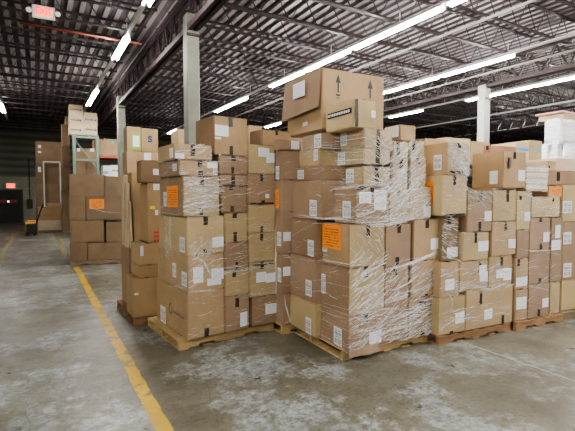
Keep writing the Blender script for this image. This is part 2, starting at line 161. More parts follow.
  ('wide tan carton lying on the film wrapped bundle near the pallet jack', 't', (0.02, 20.198, 0.515, 1.153, 20.998, 1.067), [], {}),
  ('small tan carton on the wide one near the pallet jack', 't', (0.351, 20.198, 1.069, 0.899, 20.698, 1.227), [], {}),
 ]),
 ('R', 0.0, 'cartons on the red beam of the far rack', [
  ('dim carton at the left on the red beam of the far rack', 't', (1.967, 18.2, 3.101, 2.322, 18.9, 3.738), [], {}),
  ('carton with a green sticker on the red beam of the far rack', 't', (2.328, 18.2, 3.101, 2.847, 18.9, 3.781), [('teal', 'F', 2.552, 2.701, 3.584, 3.702)], {}),
 ]),
 ('S', 0.0, 'goods on the lower shelf of the far rack', [
  ('white box with a blue square on the lower shelf of the far rack', 'w', (2.197, 17.6, 2.211, 2.487, 18.1, 2.684), [('blue', 'F', 2.232, 2.374, 2.364, 2.478)], {}),
  ('white striped box on the lower shelf of the far rack', 'w', (2.493, 17.6, 2.211, 2.772, 18.1, 2.713), [('word', 'F', 2.519, 2.736, 2.448, 2.564)], {}),
 ]),
 ('H', 0.0, 'cartons of the second row behind the left pallets', [
  ('tan carton glimpsed right of the sloping box, second row behind the left wrapped pallet', 'b', (3.701, 6.2, 2.257, 4.359, 6.7, 2.676), [], {}),
  ('small carton top glimpsed above the second row behind the left wrapped pallet', 't', (2.939, 6.2, 2.302, 3.172, 6.7, 2.697), [], {}),
 ]),
 ('O', 0.0, 'cartons of the third row behind the first column', [
  ('tan carton glimpsed just left of the first column, far row', 't', (2.954, 10.2, 2.417, 3.4, 10.8, 3.157), [], {}),
 ]),
 ('T', -3.0, 'cartons of the row behind the right hand pallets', [
  ('reddish brown carton with dark tape, top of the row behind the right hand pallets', 'r', (6.626, 5.0, 2.021, 7.311, 5.162, 2.456), [('tape', 'L', 5.044, 5.105, 2.376, 2.446)], {}),
  ('shiny topped carton, leftmost of the row behind the right hand pallets', 't', (5.663, 5.6, 2.149, 6.189, 6.2, 2.589), [], {}),
  ('pale carton beside the white column, row behind the right hand pallets', 't', (6.834, 5.6, 2.151, 7.388, 6.2, 2.603), [], {}),
  ('shiny topped carton with a blue strip, left in the row behind the right hand pallets', 'l', (6.195, 5.6, 2.167, 6.828, 6.2, 2.639), [], {}),
  ('tall taped carton below the bright lamp, row behind the right hand pallets', 'y', (8.625, 5.6, 2.186, 9.053, 6.2, 2.726), [('bluetape', 'F', 8.807, 9.014, 2.532, 2.574)], {}),
  ('carton with blue tape, right part of the row behind the right hand pallets', 'l', (8.185, 5.6, 2.193, 8.619, 6.2, 2.66), [('bluetape', 'F', 8.195, 8.586, 2.486, 2.548)], {}),
 ]),
 ('V', -6.0, 'cartons below the white wrapped tower', [
  ('small kraft carton below the white wrapped tower', 'y', (6.768, 4.6, 1.894, 6.988, 5.1, 2.139), [('tape', 'F', 6.792, 6.842, 2.026, 2.059)], {}),
  ('pinkish carton with a raised flap below the white wrapped tower', 'p', (6.994, 4.6, 1.898, 7.967, 5.2, 2.195), [], {}),
 ]),
]
WRAP = [('A', 'F', 1.634, 2.024, 1.4, 1.789, 170, 4, 0.1, 3),
 ('A', 'F', 1.566, 2.015, 1.787, 2.122, 80, 12, 0.1, 3),
 ('A', 'F', 1.66, 2.067, 0.974, 1.356, 40, 8, 0.1, 2),
 ('A', 'F', 1.681, 1.926, 0.952, 1.141, 50, 50, 0.08, 3),
 ('A', 'F', 1.677, 2.063, 0.604, 0.918, 40, 25, 0.1, 3),
 ('A', 'F', 1.671, 2.06, 0.13, 0.552, 30, 5, 0.08, 2),
 ('A', 'F', 2.044, 2.733, 1.378, 2.102, 70, 10, 0.12, 2),
 ('A', 'F', 2.057, 2.732, 0.14, 1.358, 90, 6, 0.14, 2),
 ('A', 'F', 2.074, 2.731, 0.734, 0.813, 40, 3, 0.25, 2),
 ('A', 'L', 3.942, 4.765, -0.072, 2.071, 90, -8, 0.18, 2),
 ('A', 'L', 4.439, 4.686, 0.906, 1.429, 60, 80, 0.05, 3),
 ('B', 'F', 2.844, 3.375, 1.639, 2.158, 230, 32, 0.16, 3),
 ('B', 'F', 2.875, 3.444, 1.323, 1.663, 200, 20, 0.14, 3),
 ('B', 'F', 2.595, 2.912, 1.685, 2.247, 90, -28, 0.16, 3),
 ('B', 'F', 2.468, 2.895, 1.336, 1.679, 110, 12, 0.1, 4),
 ('B', 'F', 2.437, 2.824, 0.959, 1.295, 70, -50, 0.08, 3),
 ('B', 'F', 2.442, 2.828, 0.441, 0.998, 110, 30, 0.12, 4),
 ('B', 'F', 2.861, 3.613, 0.524, 0.868, 120, 40, 0.13, 3),
 ('B', 'F', 2.421, 3.578, 0.096, 0.458, 330, 14, 0.14, 3),
 ('B', 'L', 3.046, 3.674, 1.293, 1.671, 40, -4, 0.15, 2),
 ('B', 'L', 3.13, 4.177, -0.184, 1.318, 80, -6, 0.2, 2),
 ('B', 'L', 2.913, 4.044, 1.698, 2.147, 60, -6, 0.14, 2),
 ('C', 'F', 3.428, 3.737, 1.787, 2.145, 110, -32, 0.16, 3),
 ('C', 'F', 3.636, 4.131, 1.536, 1.922, 130, -35, 0.18, 3),
 ('C', 'F', 3.354, 3.748, 1.371, 1.793, 40, -4, 0.12, 2),
 ('C', 'F', 3.366, 3.641, 0.888, 1.365, 60, -25, 0.12, 3),
 ('C', 'F', 3.347, 4.455, 0.508, 0.812, 130, 12, 0.12, 3),
 ('C', 'F', 3.356, 4.472, 0.166, 0.389, 60, 6, 0.12, 3),
 ('C', 'F', 3.7, 4.491, 0.865, 1.646, 60, 3, 0.12, 2),
 ('D', 'F', 4.434, 5.207, 1.323, 1.649, 80, 6, 0.14, 3),
 ('D', 'F', 4.482, 5.261, 0.122, 1.341, 90, 4, 0.16, 2),
 ('D', 'F', 4.612, 4.951, 1.565, 1.935, 110, 3, 0.12, 4),
 ('G', 'F', 2.519, 2.626, 0.053, 2.207, 20, 2, 0.1, 2),
 ('J', 'F', 0.038, 1.146, 0.079, 0.455, 50, 3, 0.3, 6),
 ('B', 'F', 2.926, 3.376, 1.391, 2.137, 28, 36, 0.3, 7),
 ('C', 'F', 3.461, 4.044, 1.621, 2.139, 22, -36, 0.28, 7),
 ('B', 'F', 2.441, 2.829, 0.48, 0.928, 30, 35, 0.18, 7),
 ('B', 'F', 2.868, 3.615, 0.087, 0.781, 40, 18, 0.25, 6),
 ('A', 'F', 1.644, 2.012, 1.419, 1.767, 40, 10, 0.16, 6)]
BANDS = [('A', 'F', [(1.659, 0.913), (1.746, 0.946), (1.822, 0.908), (1.877, 0.809), (1.922, 0.72)], 6, 0.012, 5),
 ('A', 'F', [(1.665, 1.379), (2.067, 1.367)], 4, 0.01, 2),
 ('A', 'F', [(1.655, 0.602), (2.06, 0.574)], 5, 0.012, 3),
 ('A', 'F', [(2.06, 0.509), (2.381, 0.486), (2.73, 0.415)], 5, 0.015, 2),
 ('A', 'L', [(4.67, 1.975), (3.948, 1.899)], 4, 0.02, 2),
 ('A', 'L', [(4.696, 1.399), (3.864, 1.38)], 3, 0.02, 2),
 ('A', 'L', [(4.771, 0.529), (4.351, 0.627), (3.862, 0.636)], 5, 0.02, 2),
 ('B', 'F', [(2.433, 1.346), (2.649, 1.311), (2.901, 1.322), (3.209, 1.354), (3.379, 1.37)], 16, 0.03, 4),
 ('B', 'F', [(2.83, 0.849), (3.041, 0.861), (3.317, 0.912), (3.625, 0.997)], 18, 0.03, 4),
 ('B', 'F', [(2.407, 0.427), (2.659, 0.49), (3.183, 0.569), (3.633, 0.671)], 10, 0.03, 3),
 ('B', 'F', [(2.409, 0.157), (2.918, 0.232), (3.582, 0.283)], 8, 0.04, 3),
 ('B', 'F', [(2.908, 1.679), (3.09, 1.821), (3.266, 1.989), (3.376, 2.127)], 14, 0.06, 4),
 ('B', 'F', [(2.913, 1.392), (3.096, 1.539), (3.272, 1.682), (3.383, 1.828)], 10, 0.05, 4),
 ('B', 'L', [(4.156, 1.376), (3.599, 1.358), (3.042, 1.35)], 8, 0.02, 3),
 ('B', 'L', [(4.202, 0.873), (3.672, 0.912), (3.111, 0.926)], 3, 0.02, 2),
 ('B', 'L', [(4.067, 2.103), (3.427, 2.052), (2.911, 1.985)], 5, 0.02, 2),
 ('C', 'F', [(3.419, 2.129), (3.566, 1.958), (3.748, 1.772), (3.999, 1.622)], 16, 0.06, 4),
 ('C', 'F', [(3.561, 2.136), (3.742, 1.964), (3.93, 1.796), (4.141, 1.644)], 10, 0.05, 4),
 ('C', 'F', [(3.342, 1.309), (3.47, 1.263), (3.66, 1.246)], 12, 0.015, 3),
 ('C', 'F', [(3.344, 0.657), (3.561, 0.551), (3.783, 0.617), (4.099, 0.542), (4.464, 0.601)], 10, 0.03, 3),
 ('C', 'F', [(3.46, 0.55), (3.52, 0.468), (3.494, 0.342)], 6, 0.012, 3),
 ('D', 'F', [(4.448, 0.974), (4.692, 0.925), (5.054, 0.917), (5.28, 0.955)], 10, 0.012, 3),
 ('D', 'F', [(4.422, 1.634), (4.664, 1.564), (4.935, 1.48)], 8, 0.03, 3),
 ('G', 'F', [(2.533, 0.454), (2.546, 0.337), (2.6, 0.178), (2.641, 0.078)], 8, 0.02, 6),
 ('Y', 'F', [(-1.622, 1.309), (-1.231, 1.192), (-0.893, 1.165)], 3, 0.02, 4)]
CORNER = {'A': (5.0, 1.625, 4.108), 'G': (2.0, 2.474, 4.019), 'B': (-2.0, 2.377, 3.262), 'C': (-5.0, 3.318, 3.296), 'D': (-6.0, 4.46, 3.346), 'E': (-6.0, 5.255, 3.368), 'Z': (2.0, 1.16, 5.287), 'Y': (-14.0, -1.973, 10.371), 'N': (0.0, 2.0, 11.6), 'M': (0.0, 1.2, 17.6), 'P': (0.0, 1.2, 17.3), 'Q': (0.0, 0.9, 19.4), 'K': (0.0, -0.2, 21.5), 'J': (0.0, 0.0, 20.178), 'R': (0.0, 2.2, 18.2), 'S': (0.0, 2.2, 17.6), 'H': (0.0, 2.0, 6.2), 'O': (0.0, 3.0, 10.2), 'T': (-3.0, 6.0, 5.6), 'V': (-6.0, 6.6, 4.6)}
LX = 0.650
DXC = -1.339
EXIT_NEAR = (0.165, 7.9, 4.48)
JACK = (-0.268, 19.116)
RK = (1.189, 1.964, 3.734)
FRX = (0.278, 0.911)
TOW = (10.838, 12.219, 2.699, 3.417, 0.408)
ZB = 0.884
TUBE_ST = 75.0
VT = 'AgX'
LOOK = 'AgX - Medium High Contrast'
EXPO = 1.35


# ------------------------------------------------------------------ materials
MATS = {}
def new_mat(name):
    m = bpy.data.materials.new(name); m.use_nodes = True
    nt = m.node_tree; b = nt.nodes.get('Principled BSDF')
    MATS[name] = m
    return m, nt, b
def N(nt, t, **kw):
    n = nt.nodes.new(t)
    for k, v in kw.items():
        if k.startswith('i_'): n.inputs[k[2:].replace('_', ' ')].default_value = v
        else: setattr(n, k, v)
    return n
def ramp(nt, fac, stops, interp='LINEAR'):
    r = nt.nodes.new('ShaderNodeValToRGB'); r.color_ramp.interpolation = interp
    e = r.color_ramp.elements
    while len(e) < len(stops): e.new(.5)
    for el, (p, c) in zip(e, stops): el.position = p; el.color = (c[0], c[1], c[2], 1)
    nt.links.new(fac, r.inputs[0]); return r.outputs[0]
def mixc(nt, fac, a, b, mode='MIX'):
    m = nt.nodes.new('ShaderNodeMix'); m.data_type = 'RGBA'; m.blend_type = mode
    for sock, v in ((m.inputs[0], fac), (m.inputs[6], a), (m.inputs[7], b)):
        if hasattr(v, 'is_linked'): nt.links.new(v, sock)
        elif isinstance(v, (int, float)): sock.default_value = v
        else: sock.default_value = (v[0], v[1], v[2], 1)
    return m.outputs[2]
def coord(nt, kind='Object', scale=(1, 1, 1), rot=(0, 0, 0)):
    t = nt.nodes.new('ShaderNodeTexCoord'); mp = nt.nodes.new('ShaderNodeMapping')
    mp.inputs['Scale'].default_value = scale; mp.inputs['Rotation'].default_value = rot
    nt.links.new(t.outputs[kind], mp.inputs[0]); return mp.outputs[0]
def noise(nt, vec, scale, detail=3, rough=.55, dist=0):
    n = nt.nodes.new('ShaderNodeTexNoise'); n.inputs['Scale'].default_value = scale
    n.inputs['Detail'].default_value = detail; n.inputs['Roughness'].default_value = rough
    n.inputs['Distortion'].default_value = dist
    nt.links.new(vec, n.inputs['Vector']); return n.outputs[0]
def flat(name, col, rough=.6, metal=0, var=0.0, scale=8, emit=None, es=0):
    m, nt, b = new_mat(name)
    b.inputs['Roughness'].default_value = rough; b.inputs['Metallic'].default_value = metal
    v = coord(nt); n = noise(nt, v, scale, 4)
    k = max(var, .04)
    c = ramp(nt, n, [(.25, [x*(1-k) for x in col]), (.75, [min(1, x*(1+k)) for x in col])])
    nt.links.new(c, b.inputs['Base Color'])
    if emit:
        b.inputs['Emission Color'].default_value = (*emit, 1); b.inputs['Emission Strength'].default_value = es
    return m
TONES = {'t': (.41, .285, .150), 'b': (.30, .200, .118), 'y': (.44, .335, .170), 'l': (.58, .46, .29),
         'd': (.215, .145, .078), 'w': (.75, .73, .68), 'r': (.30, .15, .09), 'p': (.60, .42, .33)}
def card(tone, wrap):
    key = 'card_%s%d' % (tone, wrap)
    if key in MATS: return MATS[key]
    m, nt, b = new_mat(key)
    col = TONES[tone]
    v = coord(nt)
    oi = nt.nodes.new('ShaderNodeObjectInfo')
    add = nt.nodes.new('ShaderNodeVectorMath'); add.operation = 'ADD'
    sc = nt.nodes.new('ShaderNodeVectorMath'); sc.operation = 'SCALE'; sc.inputs['Scale'].default_value = 9
    nt.links.new(oi.outputs['Location'], sc.inputs[0]); nt.links.new(v, add.inputs[0]); nt.links.new(sc.outputs[0], add.inputs[1])
    vv = add.outputs[0]
    n1 = noise(nt, vv, 3.0, 5, .6)
    c = ramp(nt, n1, [(.3, [x*.84 for x in col]), (.7, [x*1.10 for x in col])])
    r = ramp(nt, oi.outputs['Random'], [(0, (.88, .86, .84)), (1, (1.08, 1.08, 1.1))])
    c = mixc(nt, 1.0, c, r, 'MULTIPLY')
    # scuffs
    n2 = noise(nt, vv, 26, 4, .7)
    sf = ramp(nt, n2, [(.62, (0, 0, 0)), (.78, (.35, .35, .35))])
    c = mixc(nt, sf, c, [min(1, x*1.5) for x in col])
    nt.links.new(c, b.inputs['Base Color'])
    b.inputs['Roughness'].default_value = .72
    # corrugation + dents
    w = nt.nodes.new('ShaderNodeTexWave'); w.wave_type = 'BANDS'; w.bands_direction = 'Z'
    w.inputs['Scale'].default_value = 55; w.inputs['Distortion'].default_value = .6
    nt.links.new(vv, w.inputs['Vector'])
    bp = nt.nodes.new('ShaderNodeBump'); bp.inputs['Strength'].default_value = .06; bp.inputs['Distance'].default_value = .002
    nt.links.new(w.outputs[1], bp.inputs['Height'])
    bp2 = nt.nodes.new('ShaderNodeBump'); bp2.inputs['Strength'].default_value = .5; bp2.inputs['Distance'].default_value = .02
    nt.links.new(noise(nt, vv, 5, 2), bp2.inputs['Height']); nt.links.new(bp.outputs[0], bp2.inputs['Normal'])
    nt.links.new(bp2.outputs[0], b.inputs['Normal'])
    if wrap:
        b.inputs['Coat Weight'].default_value = .55; b.inputs['Coat Roughness'].default_value = .16
        st = nt.nodes.new('ShaderNodeMapping'); st.inputs['Scale'].default_value = (3.0, 3.0, 30); st.inputs['Rotation'].default_value = (.12, .18, 0)
        nt.links.new(vv, st.inputs[0])
        bc = nt.nodes.new('ShaderNodeBump'); bc.inputs['Strength'].default_value = .9; bc.inputs['Distance'].default_value = .03
        nt.links.new(noise(nt, st.outputs[0], 1.6, 5, .65, .8), bc.inputs['Height'])
        nt.links.new(bc.outputs[0], b.inputs['Coat Normal'])
    return m
TAPE = flat('tape_dark', (.045, .036, .028), .25, var=.5, scale=60)
def paper_mat(name, kind, base=(.72, .73, .76), ink=(.08, .08, .1)):
    m, nt, b = new_mat(name)
    t = nt.nodes.new('ShaderNodeTexCoord'); sep = nt.nodes.new('ShaderNodeSeparateXYZ')
    nt.links.new(t.outputs['UV'], sep.inputs[0])
    U, V = sep.outputs[0], sep.outputs[1]
    def mth(op, a, bb=None):
        n = nt.nodes.new('ShaderNodeMath'); n.operation = op
        for i, q in enumerate((a, bb)):
            if q is None: continue
            if hasattr(q, 'is_linked'): nt.links.new(q, n.inputs[i])
            else: n.inputs[i].default_value = q
        return n.outputs[0]
    inside = mth('MULTIPLY', mth('GREATER_THAN', U, .12), mth('LESS_THAN', U, .88))
    # lines of small print
    def lines(cnt, v0, v1, duty, seed):
        fr = mth('FRACT', mth('MULTIPLY', V, cnt))
        ln = mth('LESS_THAN', fr, duty)
        band = mth('MULTIPLY', mth('GREATER_THAN', V, v0), mth('LESS_THAN', V, v1))
        cmb = nt.nodes.new('ShaderNodeCombineXYZ')
        nt.links.new(mth('MULTIPLY', U, 14), cmb.inputs[0]); nt.links.new(mth('ADD', mth('FLOOR', mth('MULTIPLY', V, cnt)), seed), cmb.inputs[1])
        nz = noise(nt, cmb.outputs[0], 1.4, 1)
        wd = mth('GREATER_THAN', nz, .47)
        return mth('MULTIPLY', mth('MULTIPLY', ln, band), mth('MULTIPLY', wd, inside))
    def bars(v0, v1):
        cmb = nt.nodes.new('ShaderNodeCombineXYZ'); nt.links.new(mth('MULTIPLY', U, 40), cmb.inputs[0])
        nz = noise(nt, cmb.outputs[0], 1.0, 0)
        band = mth('MULTIPLY', mth('GREATER_THAN', V, v0), mth('LESS_THAN', V, v1))
        return mth('MULTIPLY', mth('MULTIPLY', mth('GREATER_THAN', nz, .5), band), inside)
    if kind == 'label':
        f = mth('MAXIMUM', mth('MAXIMUM', bars(.1, .38), bars(.6, .68)), lines(9, .42, .9, .45, 3))
    elif kind == 'orange':
        f = lines(9, .1, .88, .38, 5)
    elif kind == 'boards':
        f = lines(16, 0, 1, .3, 1)
    else:
        f = mth('MULTIPLY', lines(12, .1, .92, .4, 9), .55)
    c = mixc(nt, f, base, ink)
    # ageing
    v = coord(nt); c = mixc(nt, .25, c, ramp(nt, noise(nt, v, 30, 2), [(.3, (.75, .75, .75)), (.7, (1, 1, 1))]), 'MULTIPLY')
    nt.links.new(c, b.inputs['Base Color']); b.inputs['Roughness'].default_value = .35
    return m
LABEL = paper_mat('label_barcode', 'label')
PAPER = paper_mat('paper_white', 'paper', (.80, .82, .86), (.45, .45, .5))
ORANGE = paper_mat('notice_orange', 'orange', (.95, .30, .035), (.25, .05, .02))
INK = flat('ink_black', (.03, .03, .03), .6)
INKB = flat('ink_blue', (.03, .05, .14), .6)
INKS = flat('ink_soft', (.12, .09, .07), .7)
GREEN = flat('sheet_green', (.25, .45, .08), .6)
TEAL = flat('sticker_teal', (.12, .5, .38), .6)
BLUE = flat('sticker_blue', (.05, .35, .6), .5)
YEL = flat('sticker_yellow', (.85, .75, .05), .5)
RED = flat('sticker_red', (.55, .04, .03), .5)
WOOD = None
def wood(name, col):
    m, nt, b = new_mat(name)
    v = coord(nt, scale=(1.5, 22, 22)); n = noise(nt, v, 2.2, 5, .65, .4)
    c = ramp(nt, n, [(.25, [x*.55 for x in col]), (.55, col), (.8, [min(1, x*1.25) for x in col])])
    oi = nt.nodes.new('ShaderNodeObjectInfo')
    c = mixc(nt, 1.0, c, ramp(nt, oi.outputs['Random'], [(0, (.75, .73, .7)), (1, (1.1, 1.1, 1.1))]), 'MULTIPLY')
    nt.links.new(c, b.inputs['Base Color']); b.inputs['Roughness'].default_value = .75
    return m
WOODS = {'new': wood('pine_new', (.50, .36, .17)), 'old': wood('pine_old', (.34, .20, .10)), 'grey': wood('pine_grey', (.30, .22, .15))}
def film(name, alpha, col=(.9, .9, .9)):
    m, nt, b = new_mat(name)
    b.inputs['Base Color'].default_value = (*col, 1); b.inputs['Roughness'].default_value = .12
    b.inputs['Specular IOR Level'].default_value = .9
    v = coord(nt, scale=(6, 6, 20)); a = ramp(nt, noise(nt, v, 5, 4, .7), [(.32, (alpha*.35,)*3), (.7, (min(1, alpha*1.5),)*3)])
    nt.links.new(a, b.inputs['Alpha'])
    return m
FILM = film('stretch_film', .68)
FILMD = film('stretch_film_rope', .9, (.97, .97, .97))

# ------------------------------------------------------------------ mesh helpers
def link(o, parent=None):
    COL.objects.link(o)
    if parent is not None: o.parent = parent
    return o
def mesh_obj(name, bm, mat, parent=None, smooth=False):
    me = bpy.data.meshes.new(name)
    bm.normal_update(); bm.to_mesh(me); bm.free()
    for m in (mat if isinstance(mat, (list, tuple)) else [mat]): me.materials.append(m)
    if smooth:
        for p in me.polygons: p.use_smooth = True
    return link(bpy.data.objects.new(name, me), parent)
def empty(name, loc=(0, 0, 0), rz=0):
    o = bpy.data.objects.new(name, None); o.location = loc; o.rotation_euler = (0, 0, rz); o.empty_display_size = .1
    return link(o)
def tag(o, label=None, cat=None, group=None, kind=None):
    if label: o['label'] = label
    if cat: o['category'] = cat
    if group: o['group'] = group
    if kind: o['kind'] = kind
    return o
def dup(root, loc=None, rz=None, label=None):
    r = root.copy(); COL.objects.link(r)
    if loc is not None: r.location = loc
    if rz is not None: r.rotation_euler = (0, 0, rz)
    if label: r['label'] = label
    for ch in list(root.children):
        c = ch.copy(); COL.objects.link(c); c.parent = r
        for g in list(ch.children):
            d = g.copy(); COL.objects.link(d); d.parent = c
    return r
def box(bm, x0, y0, z0, x1, y1, z1, mi=0, bev=0):
    vs = [bm.verts.new(p) for p in ((x0, y0, z0), (x1, y0, z0), (x1, y1, z0), (x0, y1, z0), (x0, y0, z1), (x1, y0, z1), (x1, y1, z1), (x0, y1, z1))]
    fs = [bm.faces.new([vs[i] for i in q]) for q in ((0, 3, 2, 1), (4, 5, 6, 7), (0, 1, 5, 4), (1, 2, 6, 5), (2, 3, 7, 6), (3, 0, 4, 7))]
    for q in fs: q.material_index = mi
    if bev:
        es = list({e for q in fs for e in q.edges})
        bmesh.ops.bevel(bm, geom=es, offset=bev, segments=1, affect='EDGES')
    return vs
def bar(bm, a, b, w, h=None, up=Vector((0, 0, 1)), mi=0):
    a = Vector(a); b = Vector(b); h = h or w
    d = (b-a); L = d.length
    if L < 1e-6: return
    d.normalize(); s = d.cross(up)
    if s.length < 1e-4: s = Vector((1, 0, 0))
    s.normalize(); u = s.cross(d)
    vs = []
    for p in (a, b):
        for i, j in ((-1, -1), (1, -1), (1, 1), (-1, 1)): vs.append(bm.verts.new(p+s*i*w/2+u*j*h/2))
    for q in ((0, 1, 2, 3), (7, 6, 5, 4), (0, 4, 5, 1), (1, 5, 6, 2), (2, 6, 7, 3), (3, 7, 4, 0)):
        bm.faces.new([vs[i] for i in q]).material_index = mi
def cyl(bm, a, b, r, n=10, mi=0, r2=None):
    a = Vector(a); b = Vector(b); d = (b-a).normalized()
    s = d.cross(Vector((0, 0, 1)))
    if s.length < 1e-4: s = Vector((1, 0, 0))
    s.normalize(); u = s.cross(d); r2 = r if r2 is None else r2
    A = []; B = []
    for i in range(n):
        t = 2*PI*i/n; v = s*math.cos(t)+u*math.sin(t)
        A.append(bm.verts.new(a+v*r)); B.append(bm.verts.new(b+v*r2))
    for i in range(n):
        j = (i+1) % n; f = bm.faces.new((A[i], A[j], B[j], B[i])); f.material_index = mi; f.smooth = True
    bm.faces.new(A[::-1]).material_index = mi; bm.faces.new(B).material_index = mi
def quad(bm, pts, uv=True, mi=0):
    vs = [bm.verts.new(p) for p in pts]; f = bm.faces.new(vs); f.material_index = mi
    if uv:
        l = bm.loops.layers.uv.verify()
        for lp, c in zip(f.loops, ((0, 0), (1, 0), (1, 1), (0, 1))): lp[l].uv = c
    return f

# ------------------------------------------------------------------ cartons
def carton_bm(w, d, h, opt):
    """closed carton: cut-through top seam, slightly bulging sides, soft crushed edges"""
    bm = bmesh.new()
    nx, ny, nz = 4, 4, 4
    def P(i, j, k):
        x, y, z = w*i/nx, d*j/ny, h*k/nz
        bx, by, bz = math.sin(PI*i/nx), math.sin(PI*j/ny), math.sin(PI*k/nz)
        e = .0025
        x += (-1 if i == 0 else 1 if i == nx else 0)*e*by*bz
        y += (-1 if j == 0 else 1 if j == ny else 0)*e*bx*bz
        z += (1 if k == nz else 0)*(-.004)*bx*by
        return (x, y, z)
    V = {}
    def vt(i, j, k):
        if (i, j, k) not in V: V[(i, j, k)] = bm.verts.new(P(i, j, k))
        return V[(i, j, k)]
    front = []
    for a in range(4):
        for b in range(4):
            bm.faces.new((vt(a, b, 0), vt(a, b+1, 0), vt(a+1, b+1, 0), vt(a+1, b, 0)))
            if not opt.get('open'): bm.faces.new((vt(a, b, nz), vt(a+1, b, nz), vt(a+1, b+1, nz), vt(a, b+1, nz)))
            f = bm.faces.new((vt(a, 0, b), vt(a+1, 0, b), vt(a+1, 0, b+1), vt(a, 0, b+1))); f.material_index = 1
            bm.faces.new((vt(a+1, ny, b), vt(a, ny, b), vt(a, ny, b+1), vt(a+1, ny, b+1)))
            bm.faces.new((vt(0, a+1, b), vt(0, a, b), vt(0, a, b+1), vt(0, a+1, b+1)))
            bm.faces.new((vt(nx, a, b), vt(nx, a+1, b), vt(nx, a+1, b+1), vt(nx, a, b+1)))
    ex = []
    for e in bm.edges:
        if len(e.link_faces) == 2:
            if e.link_faces[0].normal.length == 0: pass
    bm.normal_update()
    ex = [e for e in bm.edges if len(e.link_faces) == 2 and e.calc_face_angle(0) > .9]
    bmesh.ops.bevel(bm, geom=ex, offset=min(.009, h*.06), segments=2, affect='EDGES')
    if opt.get('open'):
        bmesh.ops.solidify(bm, geom=list(bm.faces), thickness=.005)
    return bm
def decal(root, d, x0, y0, z0):
    ty, fc, a, c, zb, zt = d
    off = .0042+random.random()*.0008
    if fc == 'F':
        def p(u, v, o=0): return (a+(c-a)*u-x0, -off-o, zb+(zt-zb)*v-z0)
    else:
        def p(u, v, o=0): return (-off-o, c-(c-a)*u-y0, zb+(zt-zb)*v-z0)
    W, Hh = c-a, zt-zb
    def mk(name, mat, pts_list, label=None, uv=True):
        bm = bmesh.new()
        for pts in pts_list: quad(bm, pts, uv)
        o = mesh_obj(name, bm, mat, root)
        if label: o['label'] = label
        return o
    R = random.uniform(-.012, .012)
    def rect(u0, v0, u1, v1, o=0, tilt=0):
        return [p(u0, v0-tilt, o), p(u1, v0+tilt, o), p(u1, v1+tilt, o), p(u0, v1-tilt, o)]
    if ty == 'tape':
        # a strip with ragged pull marks
        bm = bmesh.new()
        n = 5; L = []; Rr = []
        for i in range(n+1):
            L.append(bm.verts.new(p(random.uniform(0, .12), i/n))); Rr.append(bm.verts.new(p(1-random.uniform(0, .12), i/n)))
        for i in range(n): bm.faces.new((L[i], Rr[i], Rr[i+1], L[i+1]))
        mesh_obj('packing_tape', bm, TAPE, root)
    elif ty == 'label': mk('shipping_label', LABEL, [rect(0, 0, 1, 1, 0, R)])
    elif ty == 'paper': mk('white_sheet', PAPER, [rect(0, 0, 1, 1, .001*random.random(), R*2)])
    elif ty == 'orange': mk('orange_notice', ORANGE, [rect(0, 0, 1, 1, .001, R)], 'bright orange paper notice with lines of print')
    elif ty == 'yellow': mk('yellow_sticker', YEL, [rect(0, 0, 1, 1)])
    elif ty == 'red': mk('red_print', RED, [rect(u*.34, v*.4, u*.34+.26, v*.4+.22) for u in range(3) for v in range(3)])
    elif ty == 'teal': mk('green_sticker', TEAL, [rect(0, 0, 1, 1)])
    elif ty == 'blue': mk('blue_sticker', BLUE, [rect(0, 0, 1, 1)])
    elif ty == 'bluetape': mk('blue_tape', BLUE, [rect(0, 0, 1, 1)])
    elif ty == 'green':
        mk('green_sheet', GREEN, [rect(0, 0, 1, 1)]); mk('white_sheet', PAPER, [rect(.15, .15, .85, .85, .004)])
    elif ty == 'arrow':
        bm = bmesh.new()
        for pts in ([(.36, .16), (.64, .16), (.64, .62), (.36, .62)],):
            bm.faces.new([bm.verts.new(p(*q)) for q in pts])
        bm.faces.new([bm.verts.new(p(*q)) for q in ((0, .6), (1, .6), (.5, 1))])
        bm.faces.new([bm.verts.new(p(*q)) for q in ((.1, 0), (.9, 0), (.9, .08), (.1, .08))])
        mesh_obj('up_arrow_mark', bm, INK, root)
    elif ty == 'ring':
        bm = bmesh.new(); n = 24; r = Hh*.5; r2 = r*.68
        cu = r/W
        A = [bm.verts.new(p(cu+math.cos(2*PI*i/n)*cu*.8, .5+math.sin(2*PI*i/n)*.5)) for i in range(n)]
        B = [bm.verts.new(p(cu+math.cos(2*PI*i/n)*cu*.5, .5+math.sin(2*PI*i/n)*.32)) for i in range(n)]
        for i in range(n):
            if i in (2, 3): continue
            j = (i+1) % n; bm.faces.new((A[i], A[j], B[j], B[i]))
        u = cu*2.1
        while u < .97:
            w = .045; hh = random.choice((.2, .28, .24)); quad(bm, [p(u, .26), p(min(1, u+w), .26), p(min(1, u+w), .26+hh), p(u, .26+hh)], False); u += .07
        mesh_obj('ring_mark', bm, INKS, root)
    elif ty in ('word', 'print', 'print2'):
        bm = bmesh.new(); u = .02
        if ty == 'print':
            quad(bm, rect(0, .25, 1, .75), False)
            mesh_obj('black_band', bm, TAPE, root); bm = bmesh.new()
            while u < .9:
                w = random.uniform(.03, .06); quad(bm, rect(u, .38, u+w, .62, .002), False); u += w+.025
            mesh_obj('band_print', bm, PAPER, root)
        else:
            while u < .8:
                w = random.uniform(.04, .07); h0 = random.uniform(.1, .3); quad(bm, rect(u, h0, u+w, random.uniform(.6, .9)), False); u += w+.03
            if ty == 'word': bm.faces.new([bm.verts.new(p(*q)) for q in ((.82, .1), (1, .1), (.91, 1))])
            mesh_obj('printed_word', bm, INKB if ty == 'word' else INK, root)
    elif ty == 'smark':
        o = letters('letter_mark', 'S', Hh*.95, INKB, root, .012)
        o.location = p(.5, .5, .002); o.rotation_euler = (PI/2, 0, 0)
    elif ty == 'hole':
